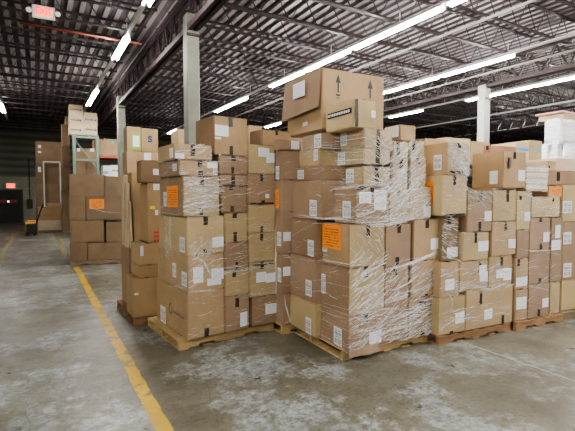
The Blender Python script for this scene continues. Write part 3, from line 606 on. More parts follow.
        bm = bmesh.new(); n = 14
        bm.faces.new([bm.verts.new(p(.5+.5*math.cos(2*PI*i/n), .5+.5*math.sin(2*PI*i/n))) for i in range(n)])
        mesh_obj('hand_hole', bm, INKS, root)
        bm = bmesh.new()
        bm.faces.new([bm.verts.new(p(.15+.35*math.cos(t)+.0, .5+.5*math.sin(t), .02*max(0, math.cos(t-PI)))) for t in [2*PI*i/n for i in range(n)]])
        mesh_obj('torn_flap', bm, card('t', 0), root)
def make_carton(label, tone, B, decs, opt, th, group):
    x0, y0, z0, x1, y1, z1 = B
    c, s = math.cos(th), math.sin(th)
    w, d, h = x1-x0, y1-y0, z1-z0
    wr = opt.get('wrap', 0)
    bm = carton_bm(w, d, h, opt)
    ft = opt.get('lit_ftone', tone)  # same cardboard: lit front and shaded sides painted as two tones
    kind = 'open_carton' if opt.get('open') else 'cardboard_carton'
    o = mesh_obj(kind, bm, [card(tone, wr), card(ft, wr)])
    o.location = (c*x0-s*y0, s*x0+c*y0, z0); o.rotation_euler = (0, R_(opt.get('tilt', 0)), th)
    tag(o, label, 'box', group)
    if opt.get('open'):
        # raised cut rim: two flaps folded inwards
        for nm, pts in (('side_flap', [(0.006, .01, h), (.006, d-.01, h), (.10, d-.02, h-.07), (.10, .02, h-.07)]), ('side_flap', [(w-.006, d-.01, h), (w-.006, .01, h), (w-.09, .02, h-.09), (w-.09, d-.02, h-.09)])):
            b2 = bmesh.new(); quad(b2, pts); mesh_obj(nm, b2, card('y', 0), o)
    else:
        # centre seam on top and the sealing tape running over it
        b2 = bmesh.new(); ty = d*.5
        box(b2, .004, ty-.0015, h-.004, w-.004, ty+.0015, h+.0012)
        mesh_obj('top_seam', b2, INKS, o)
        if h > .12 and not opt.get('bundle'):
            b2 = bmesh.new(); box(b2, w/2-.025, .004, h-.003, w/2+.025, d-.004, h+.0008); mesh_obj('top_tape', b2, TAPE, o)
    if opt.get('flap'):
        b2 = bmesh.new()    # loose outer sleeve flap standing proud of the left side
        ya, yb, za, zb_ = -.004, d+.03, h*.34, h+.006
        vs = [(-.012, ya, zb_), (-.012, yb, zb_), (-.055, yb, za-.03), (-.045, ya, za+.01)]
        vo = [(x-.006, y, z) for x, y, z in vs]
        A = [b2.verts.new(p) for p in vs]; Bv = [b2.verts.new(p) for p in vo]
        b2.faces.new(A); b2.faces.new(Bv[::-1])
        for i in range(4): b2.faces.new((A[i], Bv[i], Bv[(i+1) % 4], A[(i+1) % 4]))
        bmesh.ops.recalc_face_normals(b2, faces=list(b2.faces))
        mesh_obj('side_flap', b2, card('b', 0), o)
    if opt.get('skirt'):
        b2 = bmesh.new(); q = opt['skirt']
        vs = [(.002, -.004, .03), (w*q, -.004, .03), (w*q, -.012, -.075), (.0, -.02, -.085)]
        n = 6; A = []; Bv = []
        for i in range(n+1):
            u = i/n; A.append(b2.verts.new((.002+w*q*u, -.005, .03))); Bv.append(b2.verts.new((.0+w*q*u, -.03+.012*math.sin(u*7), -.06+.012*u)))
        for i in range(n): b2.faces.new((A[i], A[i+1], Bv[i+1], Bv[i]))
        mesh_obj('crushed_bottom_flap', b2, card('b', 1), o)
    if opt.get('bundle'):
        n = 13
        for i in range(n):
            zz = h*(i+.5)/n; b2 = bmesh.new(); jt = random.uniform(-.008, .004)
            box(b2, -.004+jt, -.006+jt, zz-h/n*.42, w+.003, .02, zz+h/n*.42)
            mesh_obj('thin_board', b2, card('w' if i % 3 else 'l', 1), o)
    for dd in decs:
        if opt.get('flap') and dd[1] == 'L' and dd[5] > z0+h*.4:
            before = set(o.children); decal(o, dd, x0, y0, z0)
            for ch in o.children:
                if ch not in before: ch.location.x -= .048
        else: decal(o, dd, x0, y0, z0)
    return o
R_ = math.radians
def letters(name, body, size, mat, parent, off):
    cu = bpy.data.curves.new(name, 'FONT'); cu.body = body; cu.size = size; cu.extrude = .0015; cu.align_x = 'CENTER'; cu.align_y = 'CENTER'; cu.offset = off
    tmp = bpy.data.objects.new(name, cu); COL.objects.link(tmp)
    dg = bpy.context.evaluated_depsgraph_get(); dg.update()
    me = bpy.data.meshes.new_from_object(tmp.evaluated_get(dg)); bpy.data.objects.remove(tmp)
    me.materials.clear(); me.materials.append(mat)
    return link(bpy.data.objects.new(name, me), parent)
for key, thd, group, rows in STACKS:
    for label, tone, B, decs, opt in rows:
        make_carton(label, tone, B, decs, opt, R_(thd), group)
BX = {k: (R_(t), [(r[2], r[4]) for r in rows]) for k, t, g, rows in STACKS}

# ------------------------------------------------------------------ stretch film
def surf(key, face, a, z):
    best = None
    for B, opt in BX[key][1]:
        if not opt.get('wrap'): continue
        x0, y0, z0, x1, y1, z1 = B
        if z0-.01 <= z <= z1+.01:
            if face == 'F' and x0-.01 <= a <= x1+.01: best = y0 if best is None else min(best, y0)
            if face == 'L' and y0-.01 <= a <= y1+.01: best = x0 if best is None else min(best, x0)
    return best
def film_for(key, name_label, grp):
    rnd = random.Random(ord(key)*7)
    bmA, bmB = bmesh.new(), bmesh.new()
    def place(face, a, z, s, off):
        return (a, s-off, z) if face == 'F' else (s-off, a, z)
    def ribbon(bm, face, pts, w):
        prev = None
        nrm = []
        n = len(pts)
        for i, (a, z) in enumerate(pts):
            s = surf(key, face, a, z)
            if s is None: prev = None; continue
            j = min(i+1, n-1); k = max(i-1, 0)
            da, dz = pts[j][0]-pts[k][0], pts[j][1]-pts[k][1]; L = math.hypot(da, dz) or 1
            na, nz = -dz/L, da/L
            ww = w*(.35+.65*math.sin(PI*(i+.5)/n))*rnd.uniform(.6, 1.3)
            o1 = rnd.uniform(.0065, .011); o2 = rnd.uniform(.0065, .011); om = max(o1, o2)+ww*.35
            q = [bm.verts.new(place(face, a-na*ww/2, z-nz*ww/2, s, o1)), bm.verts.new(place(face, a, z, s, om)), bm.verts.new(place(face, a+na*ww/2, z+nz*ww/2, s, o2))]
            if prev:
                bm.faces.new((prev[0], q[0], q[1], prev[1])); bm.faces.new((prev[1], q[1], q[2], prev[2]))
            prev = q
    for k, face, a0, a1, z0, z1, n, ang, ln, w in WRAP:
        if k != key: continue
        for _ in range(int(n*1.1)):
            a = rnd.uniform(a0, a1); z = rnd.uniform(z0, z1)
            L = ln*rnd.choice((.4, .7, 1.0, 1.5, 2.2))*rnd.uniform(.7, 1.2); t = R_(ang+rnd.gauss(0, 11)); cv = rnd.gauss(0, .12)
            m = 9; pts = []
            for i in range(m):
                f = (i/(m-1)-.5)*L
                pts.append((a+math.cos(t)*f-math.sin(t)*cv*f*f/L, z+math.sin(t)*f+math.cos(t)*cv*f*f/L*2))
            ribbon(bmA, face, pts, w*.00125*rnd.choice((.4, .6, .8, 1.2, 2.4)))
    for k, face, ctrl, n, spread, w in BANDS:
        if k != key: continue
        for _ in range(n):
            off = rnd.gauss(0, spread*.5); pts = []
            wob = rnd.uniform(0, 6)
            for (p0, p1) in zip(ctrl, ctrl[1:]):
                m = max(2, int(math.hypot(p1[0]-p0[0], p1[1]-p0[1])/.035))
                for i in range(m):
                    f = i/m; aa = p0[0]+(p1[0]-p0[0])*f; zz = p0[1]+(p1[1]-p0[1])*f
                    pts.append((aa, zz+off*(1+.5*math.sin(wob+aa*9))+rnd.uniform(-.002, .002)))
            pts.append((ctrl[-1][0], ctrl[-1][1]+off))
            a_ = rnd.randint(0, max(0, len(pts)//4)); b_ = len(pts)-rnd.randint(0, max(0, len(pts)//4))
            ribbon(bmB, face, pts[a_:b_], w*.001*rnd.uniform(.5, 1.5))
    root = empty('stretch_wrap'); root.rotation_euler = (0, 0, BX[key][0])
    tag(root, name_label, 'plastic wrap', grp)
    if bmA.faces: tag(mesh_obj('film_wrinkles', bmA, FILM, root, True), kind='stuff')
    else: bmA.free()
    if bmB.faces: tag(mesh_obj('film_strands', bmB, FILMD, root, True), kind='stuff')
    else: bmB.free()
film_for('A', 'clear stretch film creased round the left wrapped pallet', 'stretch film on the pallets')
film_for('B', 'clear stretch film with thick white strands round the centre pallet', 'stretch film on the pallets')
film_for('C', 'clear stretch film slanting down across the third front pallet', 'stretch film on the pallets')
film_for('D', 'clear stretch film round the pallet near the right edge', 'stretch film on the pallets')
film_for('G', 'loose tail of film hanging at the foot of the narrow gap stack', 'stretch film on the pallets')
film_for('Y', 'few strands of clear film across the brown pile beside the yellow line', 'stretch film on the pallets')
film_for('J', 'hazy film round the low bundle near the pallet jack', 'stretch film on the pallets')

# ------------------------------------------------------------------ pallets
def make_pallet(w, d, kind, label, loc, rz, seed=0):
    """stringers run along x (front), deck boards along y; 0.14 high, origin at the near left corner"""
    m = WOODS[kind]; r = random.Random(seed)
    root = empty('wooden_pallet', loc, rz); tag(root, label, 'pallet', 'wooden pallets under the stacks')
    for y in (0, d/2-.02, d-.04):
        bm = bmesh.new()
        n1, n2 = w*.18, w*.18+.2
        prof = [(0, .016), (n1, .016), (n1+.02, .05), (n2-.02, .05), (n2, .016), (w-n2, .016), (w-n2+.02, .05), (w-n1-.02, .05), (w-n1, .016), (w, .016), (w, .122), (0, .122)]
        A = [bm.verts.new((x, y, z)) for x, z in prof]; B = [bm.verts.new((x, y+.04, z)) for x, z in prof]
        bm.faces.new(A); bm.faces.new(B[::-1])
        for i in range(len(A)):
            j = (i+1) % len(A); bm.faces.new((A[i], B[i], B[j], A[j]))
        bmesh.ops.recalc_face_normals(bm, faces=list(bm.faces))
        mesh_obj('stringer', bm, m, root)
    nb = 7
    for i in range(nb):
        bw = .12 if i in (0, nb-1) else .09
        x = i*(w-.12)/(nb-1)+(.0 if i in (0, nb-1) else .015)
        bm = bmesh.new(); box(bm, x+r.uniform(-.004, .004), -.008+r.uniform(-.01, .008), .122, x+bw, d+.008, .139, bev=.002)
        mesh_obj('deck_board', bm, m, root)
    for i in range(5):
        x = i*(w-.1)/4
        bm = bmesh.new(); box(bm, x, -.006+r.uniform(-.006, .006), 0.0, x+.1, d+.006, .016, bev=.002)
        mesh_obj('bottom_board', bm, m, root)
    for ch in root.children: ch.scale = (1, 1, .72)
    return root
def under(key, w, d, kind, label, dx=0, dy=0, seed=0, z=0):
    th, cx, cy = CORNER[key]; th = R_(th)
    x, y = cx+dx, cy+dy
    return make_pallet(w, d, kind, label, (math.cos(th)*x-math.sin(th)*y, math.sin(th)*x+math.cos(th)*y, z), th, seed)
under('A', 1.16, 1.02, 'new', 'light pine pallet under the left wrapped stack', seed=1, dx=-.05)
under('B', 1.12, 1.20, 'new', 'yellowish pine pallet under the centre stack with the largest carton', seed=2)
under('C', 1.12, 1.02, 'old', 'dark weathered pallet under the third front stack', seed=3, dx=.02)
under('D', .86, 1.02, 'old', 'reddish worn pallet under the stack near the right edge', seed=4)
under('G', .5, 1.02, 'new', 'narrow pine pallet glimpsed under the gap stack', seed=5, dx=.04, dy=.03)
under('E', .9, 1.0, 'grey', 'dark pallet cut by the right edge of the photo', seed=6, dx=.1)
under('Z', .62, 1.02, 'old', 'battered brown pallet under the messy rear stack', seed=7)
under('Y', 1.14, .7, 'grey', 'low grey pallet under the brown pile by the yellow line', seed=8)
under('J', 1.15, .9, 'grey', 'shadowy pallet under the film wrapped bundle by the jack', seed=9)
for k, nm, w in (('N', 'shadowy pallet under the stack right of the far column', .9), ('P', 'shadowy pallet standing inside the green rack', .9), ('Q', 'shadowy pallet below the tower left of the green rack', .4), ('K', 'shadowy pallet below the far dark stack', 1.0)):
    bb = BX[k][1]; xa = min(b[0][0] for b in bb); ya = min(b[0][1] for b in bb); xb = max(b[0][3] for b in bb); yb = max(b[0][4] for b in bb)
    make_pallet(xb-xa, yb-ya, 'grey', nm, (xa, ya, 0), 0, 11)

# flattened cartons standing on end beside the messy rear pallet
def sheet_bundle(name, label, x, y, z, w, d, h, lean, mat, rz=0):
    bm = bmesh.new(); box(bm, 0, 0, 0, w, d, h)
    for v in bm.verts:
        if v.co.z > h/2: v.co.x += lean
    o = mesh_obj(name, bm, mat); o.location = (x, y, z); o.rotation_euler = (0, 0, rz)
    return tag(o, label, 'cardboard', 'flattened cartons on the messy rear pallet')
FL = [(1.03, 6.16, ZB, .05, .22, .98, .0, 'l', 'pale flattened carton at the far left of the messy rear pallet'),
      (1.02, 5.97, ZB, .03, .14, .86, .02, 'l', 'narrow pale board standing second from left on the messy rear pallet'),
      (1.05, 5.84, ZB, .025, .10, .62, -.015, 'l', 'short pale board beside the narrow one on the messy rear pallet'),
      (1.10, 5.86, ZB, .12, .5, 1.0, -.02, 't', 'thick tan bundle of flattened cartons behind the pale boards'),
      (1.245, 5.86, ZB, .05, .4, 1.02, .02, 'b', 'brown flattened carton between the pale boards and the stickered carton')]

# ------------------------------------------------------------------ setting
# floor
m, nt, b = new_mat('concrete_floor')
v = coord(nt)
big = noise(nt, v, .5, 8, .66, .1); mid = noise(nt, v, 2.6, 10, .74, .1); fine = noise(nt, v, 14, 8, .75)
c = ramp(nt, big, [(.32, (.108, .104, .075)), (.5, (.150, .145, .110)), (.68, (.195, .193, .160))])
c = mixc(nt, ramp(nt, mid, [(.45, (0, 0, 0)), (.6, (.55, .55, .55))]), c, (.125, .105, .065))
# remains of a pale blue grey coating
patch = nt.nodes.new('ShaderNodeMath'); patch.operation = 'MULTIPLY'
nt.links.new(ramp(nt, noise(nt, v, .9, 12, .74, .15), [(.50, (0, 0, 0)), (.56, (1, 1, 1))]), patch.inputs[0])
nt.links.new(ramp(nt, noise(nt, v, 13, 12, .82, .2), [(.44, (.1, .1, .1)), (.54, (.8, .8, .8))]), patch.inputs[1])
c = mixc(nt, patch.outputs[0], c, (.36, .40, .41))
# scratches
sv = coord(nt, scale=(1, 5, 1), rot=(0, 0, .5)); sn = noise(nt, sv, 5, 10, .8, 1.0)
c = mixc(nt, ramp(nt, sn, [(.488, (0, 0, 0)), (.5, (.65, .65, .65)), (.512, (0, 0, 0))]), c, (.05, .045, .035))
# hairline cracks
vr = nt.nodes.new('ShaderNodeTexVoronoi'); vr.feature = 'DISTANCE_TO_EDGE'; vr.inputs['Scale'].default_value = .8
vm = nt.nodes.new('ShaderNodeMix'); vm.data_type = 'VECTOR'; vm.inputs[0].default_value = .12
nn = nt.nodes.new('ShaderNodeTexNoise'); nn.inputs['Scale'].default_value = 3; nt.links.new(v, nn.inputs['Vector'])
nt.links.new(v, vm.inputs[4]); nt.links.new(nn.outputs[1], vm.inputs[5]); nt.links.new(vm.outputs[1], vr.inputs['Vector'])
c = mixc(nt, ramp(nt, vr.outputs[0], [(0, (.45, .45, .45)), (.004, (0, 0, 0))]), c, (.035, .03, .025))
c = mixc(nt, 1.0, c, ramp(nt, noise(nt, v, 30, 10, .8), [(.36, (.62, .60, .56)), (.5, (1, 1, 1)), (.66, (1.15, 1.15, 1.15))]), 'MULTIPLY')
c = mixc(nt, 1.0, c, ramp(nt, noise(nt, v, 1.7, 6, .7), [(.36, (.72, .71, .68)), (.55, (1.05, 1.05, 1.05))]), 'MULTIPLY')
nt.links.new(c, b.inputs['Base Color'])
rg = ramp(nt, mid, [(.3, (.24, .24, .24)), (.7, (.46, .46, .46))]); nt.links.new(rg, b.inputs['Roughness'])
bp = nt.nodes.new('ShaderNodeBump'); bp.inputs['Strength'].default_value = .25; bp.inputs['Distance'].default_value = .01
nt.links.new(fine, bp.inputs['Height']); nt.links.new(bp.outputs[0], b.inputs['Normal'])
X0, X1, Y0, Y1 = -6.3, 37.0, -7.5, 28.0
HC = 5.66
bm = bmesh.new(); box(bm, X0-.2, Y0-.2, -.2, X1+.2, Y1+.2, 0); tag(mesh_obj('floor', bm, m), 'worn grey concrete warehouse floor with pale coating remains', kind='structure')
# joints in the slab
JT = flat('joint_dark', (.05, .045, .04), .8); JL = flat('joint_pale', (.36, .36, .33), .7, var=.4, scale=4)
for i, (x, mt) in enumerate(((3.92, JL),)):
    bm = bmesh.new(); box(bm, x, Y0, -.01, x+.016, 3.25, .0012); tag(mesh_obj('trim_%d' % (i+1), bm, mt), kind='structure')
for i, y in enumerate((9.3, 16.9)):
    bm = bmesh.new(); box(bm, X0, y, -.01, 8, y+.02, .001); tag(mesh_obj('trim_%d' % (i+2), bm, JL), kind='structure')
# yellow lines
m, nt, b = new_mat('line_yellow')
v = coord(nt); w1 = noise(nt, v, 5, 8, .75, .5)
c = ramp(nt, noise(nt, v, 2.5, 4), [(.3, (.40, .25, .012)), (.7, (.62, .40, .012))])
c = mixc(nt, ramp(nt, w1, [(.52, (0, 0, 0)), (.58, (.9, .9, .9))]), c, (.16, .14, .08))
nt.links.new(c, b.inputs['Base Color']); b.inputs['Roughness'].default_value = .4
LINE = m
def ragged_strip(name, xa, xb, ya, yb, mat, step=.07, z=.0022, j=.006):
    bm = bmesh.new(); n = int((yb-ya)/step); prev = None
    for i in range(n+1):
        y = ya+(yb-ya)*i/n
        q = (bm.verts.new((xa+random.uniform(-j, j), y, z)), bm.verts.new((xb+random.uniform(-j, j), y, z)))
        if prev: bm.faces.new((prev[0], prev[1], q[1], q[0]))
        prev = q
    return mesh_obj(name, bm, mat)
tag(ragged_strip('floor_line', LX, LX+.105, -3, 10.3, LINE), 'worn yellow painted line running down the main aisle', 'floor marking')
FADED = flat('line_faded', (.20, .165, .06), .5, var=.4, scale=3)
tag(ragged_strip('floor_line', -.88, -.78, 9, 23, FADED, .2), 'faded far yellow line toward the exit door', 'floor marking')
tag(ragged_strip('floor_line', .55, .66, 12.3, 20, FADED, .2), 'faded yellow line behind the brown pile', 'floor marking')
# dark tyre scuffs crossing the near line
SC_ = flat('scuff_dark', (.10, .09, .075), .6, var=.4, scale=20)
for y0_, hgt in ((2.68, .10), (2.42, .03), (2.27, .035)):
    bm = bmesh.new(); n = 8; A = []; Bv = []
    for i in range(n+1):
        x = LX-.012+.13*i/n; A.append(bm.verts.new((x, y0_+random.uniform(-.012, .012), .003))); Bv.append(bm.verts.new((x, y0_+hgt+random.uniform(-.015, .015), .003)))
    for i in range(n): bm.faces.new((A[i], A[i+1], Bv[i+1], Bv[i]))
    tag(mesh_obj('tyre_scuff', bm, SC_), {.10: 'broad dark patch worn across the yellow line', .03: 'thin dark scuff crossing the yellow line, middle one', .035: 'dark scuff crossing the yellow line, nearest the camera'}[hgt], 'scuff mark', 'scuffs across the yellow line')

# walls
def wall_mat(name, lo, hi, zsplit):
    m, nt, b = new_mat(name)
    t = nt.nodes.new('ShaderNodeTexCoord'); sp = nt.nodes.new('ShaderNodeSeparateXYZ'); nt.links.new(t.outputs['Object'], sp.inputs[0])
    g = nt.nodes.new('ShaderNodeMath'); g.operation = 'GREATER_THAN'; g.inputs[1].default_value = zsplit; nt.links.new(sp.outputs[2], g.inputs[0])
    wv = nt.nodes.new('ShaderNodeTexWave'); wv.bands_direction = 'Z'; wv.inputs['Scale'].default_value = .8; nt.links.new(t.outputs['Object'], wv.inputs['Vector'])
    up = mixc(nt, wv.outputs[1], [x*.6 for x in hi], hi)
    br = nt.nodes.new('ShaderNodeTexBrick'); br.inputs['Scale'].default_value = 1; br.inputs['Brick Width'].default_value = .4; br.inputs['Row Height'].default_value = .2
    br.inputs['Color1'].default_value = (*lo, 1); br.inputs['Color2'].default_value = (*[x*.9 for x in lo], 1); br.inputs['Mortar'].default_value = (*[x*.7 for x in lo], 1); br.inputs['Mortar Size'].default_value = .008
    mp = nt.nodes.new('ShaderNodeMapping'); mp.inputs['Rotation'].default_value = (PI/2, 0, 0); nt.links.new(t.outputs['Object'], mp.inputs[0]); nt.links.new(mp.outputs[0], br.inputs['Vector'])
    c = mixc(nt, g.outputs[0], br.outputs[0], up)
    c = mixc(nt, .5, c, ramp(nt, noise(nt, t.outputs['Object'], .7, 5), [(.3, (.6, .6, .6)), (.7, (1, 1, 1))]), 'MULTIPLY')
    nt.links.new(c, b.inputs['Base Color']); b.inputs['Roughness'].default_value = .8
    return m
WM = wall_mat('wall_block', (.36, .36, .27), (.20, .20, .16), 2.55)
for nm, a in (('wall_back', (X0, Y1, 0, X1, Y1+.2, HC)), ('wall_left', (X0-.2, Y0, 0, X0, Y1, HC)), ('wall_right', (X1, Y0, 0, X1+.2, Y1, HC)), ('wall_front', (X0, Y0-.2, 0, X1, Y0, HC))):
    bm = bmesh.new(); box(bm, *a); tag(mesh_obj(nm, bm, WM), kind='structure')
# corrugated roof deck, ribs running down the aisle
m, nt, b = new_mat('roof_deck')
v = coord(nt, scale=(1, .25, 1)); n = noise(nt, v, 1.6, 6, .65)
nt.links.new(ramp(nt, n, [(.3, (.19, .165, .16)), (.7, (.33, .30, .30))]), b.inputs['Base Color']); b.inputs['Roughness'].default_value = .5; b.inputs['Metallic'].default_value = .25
bm = bmesh.new(); P = .24; x = X0; prev = None
prof = [(0, 0), (.10, 0), (.115, .055), (.225, .055)]
while x < X1:
    for dx_, dz_ in prof:
        xx = min(x+dx_, X1)
        q = (bm.verts.new((xx, Y0, HC-.055+dz_)), bm.verts.new((xx, Y1, HC-.055+dz_)))
        if prev:
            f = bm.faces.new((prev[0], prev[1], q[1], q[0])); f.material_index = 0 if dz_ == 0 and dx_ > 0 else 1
        prev = q
    x += P
q = (bm.verts.new((X1, Y0, HC-.055)), bm.verts.new((X1, Y1, HC-.055))); bm.faces.new((prev[0], prev[1], q[1], q[0]))
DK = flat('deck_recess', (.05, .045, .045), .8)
DR = flat('deck_valley_shade', (.085, .072, .075), .7, var=.3, scale=2)  # shade between the ribs, painted as a darker colour in the valleys
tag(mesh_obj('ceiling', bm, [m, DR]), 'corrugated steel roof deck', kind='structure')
bm = bmesh.new(); box(bm, X0, Y0, HC+.01, X1, Y1, HC+.2); tag(mesh_obj('ceiling_slab', bm, DK), kind='structure')
STEEL = flat('joist_paint', (.034, .020, .021), .55, var=.25, scale=3)
# bar joists along x
BAYS = [(-6.25, 2.34), (2.58, 11.04), (11.28, 19.74), (19.98, 28.5), (28.7, 36.9)]
def joist_bm(L):
    bm = bmesh.new(); zb, zt = 5.02, 5.56
    for s in (-1, 1):
        bar(bm, (0, s*.022, zt), (L, s*.022, zt), .026, .035); bar(bm, (.45, s*.022, zb), (L-.45, s*.022, zb), .026, .032)
    n = int((L-.9)/.32); n -= n % 2; pts = [(.12, zt)]
    for i in range(n+1): pts.append((.45+(L-.9)*i/n, zb if i % 2 == 0 else zt))
    pts.append((L-.12, zt))
    for a, c in zip(pts, pts[1:]): bar(bm, (a[0], 0, a[1]), (c[0], 0, c[1]), .014)
    return bm
JY = [-6.52+1.07*i for i in range(32)]
for bi, (xa, xb) in enumerate(BAYS):
    first = None
    for i, y in enumerate(JY):
        if y > 27.6: continue
        if bi == 0 and y < 3: continue
        if y < -1: continue
        if bi > 2 and y < 5: continue
        if first is None:
            first = mesh_obj('roof_joist', joist_bm(xb-xa), STEEL); o = first
        else: o = first.copy(); COL.objects.link(o)
        o.location = (xa, y, 0); tag(o, kind='structure', group='open web roof joists')
# girders along y on the column rows
def girder_bm(L):
    bm = bmesh.new(); zb, zt = 4.66, 5.3
    for s in (-1, 1):
        bar(bm, (s*.06, 0, zt), (s*.06, L, zt), .07, .10); bar(bm, (s*.06, 0, zb), (s*.06, L, zb), .07, .10)
    n = 12
    for i in range(n):
        ya, yb = L*i/n, L*(i+1)/n; ym = (ya+yb)/2
        bar(bm, (0, ya, zt), (0, ym, zb), .045); bar(bm, (0, ym, zb), (0, yb, zt), .045)
    return bm
g0 = None
for gx in (2.55, 11.14, 19.86, 28.6):
    for gy in (.12, 7.76, 15.4):
        if g0 is None: g0 = mesh_obj('roof_girder_beam', girder_bm(7.64), STEEL); o = g0
        else: o = g0.copy(); COL.objects.link(o)
        o.location = (gx, gy, 0); tag(o, kind='structure', group='truss girders over the columns')
# columns
CONC = flat('column_paint', (.165, .172, .132), .6, var=.18, scale=4)
CONW = flat('column_white', (.36, .36, .33), .6, var=.1, scale=4)
def column(x, y, w, h, mat):
    bm = bmesh.new(); box(bm, -w/2, -w/2, 0, w/2, w/2, h, bev=.02)
    o = mesh_obj('column', bm, mat); o.location = (x, y, 0); tag(o, kind='structure')
    bm = bmesh.new(); box(bm, -.13, -.16, h-.42, .13, -w/2+.002, h-.38); box(bm, -.17, -.17, h, .17, .17, h+.02)
    mesh_obj('column_bracket', bm, STEEL, o)
    return o
column(2.56, 7.9, .245, 4.93, CONC); column(2.56, 15.6, .25, 4.93, CONC); column(11.10, 7.76, .25, 4.70, CONW)

# ------------------------------------------------------------------ lamps
HOUS = flat('fixture_white', (.62, .62, .60), .5)
def tube_mat(name, st, col=(1, .97, .95)):
    m, nt, b = new_mat(name); nt.nodes.remove(b)
    e = nt.nodes.new('ShaderNodeEmission'); e.inputs[0].default_value = (*col, 1); e.inputs[1].default_value = st
    nt.links.new(e.outputs[0], nt.nodes['Material Output'].inputs[0]); return m
TUBE = tube_mat('tube_glow', TUBE_ST)
ZL = 4.72
ROWS = [
 ('row nearest the main aisle', 1.65, [(-2.5, -1.2), (2.0, 3.25), (6.0, 7.46), (9.15, 10.78), (14.2, 16.8)], (-4, 20)),
 ('long row over the centre pallets', 6.0, [(-5, -2.6), (-2.5, -.1), (0, 2.4), (2.5, 4.9), (5.0, 7.4), (7.5, 9.3), (9.35, 11.15), (12.8, 15.6), (21.0, 22.4)], (-5, 24)),
 ('second row from the right', 9.42, [(-5, -2.6), (-2.5, -.1), (5.86, 7.9), (7.95, 10.0), (10.05, 12.2), (16.6, 18.0)], (-5, 20)),
 ('row above the white column', 12.6, [(-2.5, -.1), (0, 2.4), (2.5, 4.9), (4.95, 7.2), (7.25, 9.47), (11.37, 13.1)], (-5, 20)),
 ('far unlit row', 16.05, [], (4, 24)),
 ('farthest right row', 20.4, [(3.3, 5.75), (5.85, 8.3), (8.4, 10.95), (11.0, 13.6)], (2, 20)),  # first two lamps added off frame to light the far right roof
 ('added fill row beyond the right edge', 25.5, [(-1, 1.4), (1.5, 3.9), (4.0, 6.4), (6.5, 8.9)], (-2, 9)),  # whole row added out of view to lift the dark roof at right
 ('added fill row behind the camera on the left', -4.3, [(-6, -3.6), (-3.5, -1.1), (-1, 1.4), (1.5, 3.9)], (-6, 4)),  # whole row added out of view to brighten the cartons' left faces
 ('short row at the far left', -1.02, [(18.0, 19.8)], (17.6, 22)),
]
def ordinal(i): return ['nearest', 'second', 'third', 'fourth', 'fifth', 'sixth', 'seventh', 'eighth', 'farthest'][i]
for nm, x, segs, rng in ROWS:
    bm = bmesh.new(); box(bm, -.035, rng[0], .075, .035, rng[1], .125)
    for k in range(int((rng[1]-rng[0])/2.18)+1):
        yy = rng[0]+.1+k*2.18; bar(bm, (0, yy, .12), (0, yy, .33), .01)
    o = mesh_obj('lamp_rail', bm, HOUS); o.location = (x, 0, ZL); tag(o, 'pale metal rail carrying the tube lamps, '+nm, 'rail', 'lamp rails under the joists')
    for i, (ya, yb) in enumerate(segs):
        L = yb-ya
        root = empty('tube_lamp', (x, ya, ZL)); tag(root, '%s fluorescent tube lamp of the %s' % (ordinal(i), nm), 'lamp', 'fluorescent lamps under the roof')
        bm = bmesh.new()
        vs = [(-.06, .045), (-.04, .075), (.04, .075), (.06, .045), (.052, .043), (.035, .066), (-.035, .066), (-.052, .043)]
        A = [bm.verts.new((a, 0, c)) for a, c in vs]; Bv = [bm.verts.new((a, L, c)) for a, c in vs]
        for k in range(8): bm.faces.new((A[k], Bv[k], Bv[(k+1) % 8], A[(k+1) % 8]))
        bm.faces.new(A[::-1]); bm.faces.new(Bv)
        bmesh.ops.recalc_face_normals(bm, faces=list(bm.faces))
        mesh_obj('reflector', bm, HOUS, root)
        for s in (-1, 1):
            bm = bmesh.new(); cyl(bm, (s*.05, .03, .022), (s*.05, L-.03, .022), .019, 6); mesh_obj('tube', bm, TUBE, root)
            for e0 in (0, L-.03):
                bm = bmesh.new(); box(bm, s*.05-.012, e0, 0, s*.05+.012, e0+.03, .06); mesh_obj('lamp_holder', bm, HOUS, root)
# conduit pipes
PIPE = flat('conduit_grey', (.40, .38, .37), .5, .3)
for x, z, lb in ((7.5, 4.95, 'thin grey conduit pipe between two lamp rows'), (10.8, 4.93, 'pale sprinkler pipe beside the white column girder')):
    bm = bmesh.new(); cyl(bm, (x, 1, z), (x, 24, z), .028, 8)
    tag(mesh_obj('conduit_pipe', bm, PIPE), lb, 'pipe')
REDP = flat('pipe_red', (.35, .09, .06), .5)
bm = bmesh.new(); cyl(bm, (-.2, 9.95, 4.93), (2.1, 9.95, 4.93), .022, 8); tag(mesh_obj('sprinkler_pipe', bm, REDP), 'short reddish pipe crossing above the aisle lamp', 'pipe')

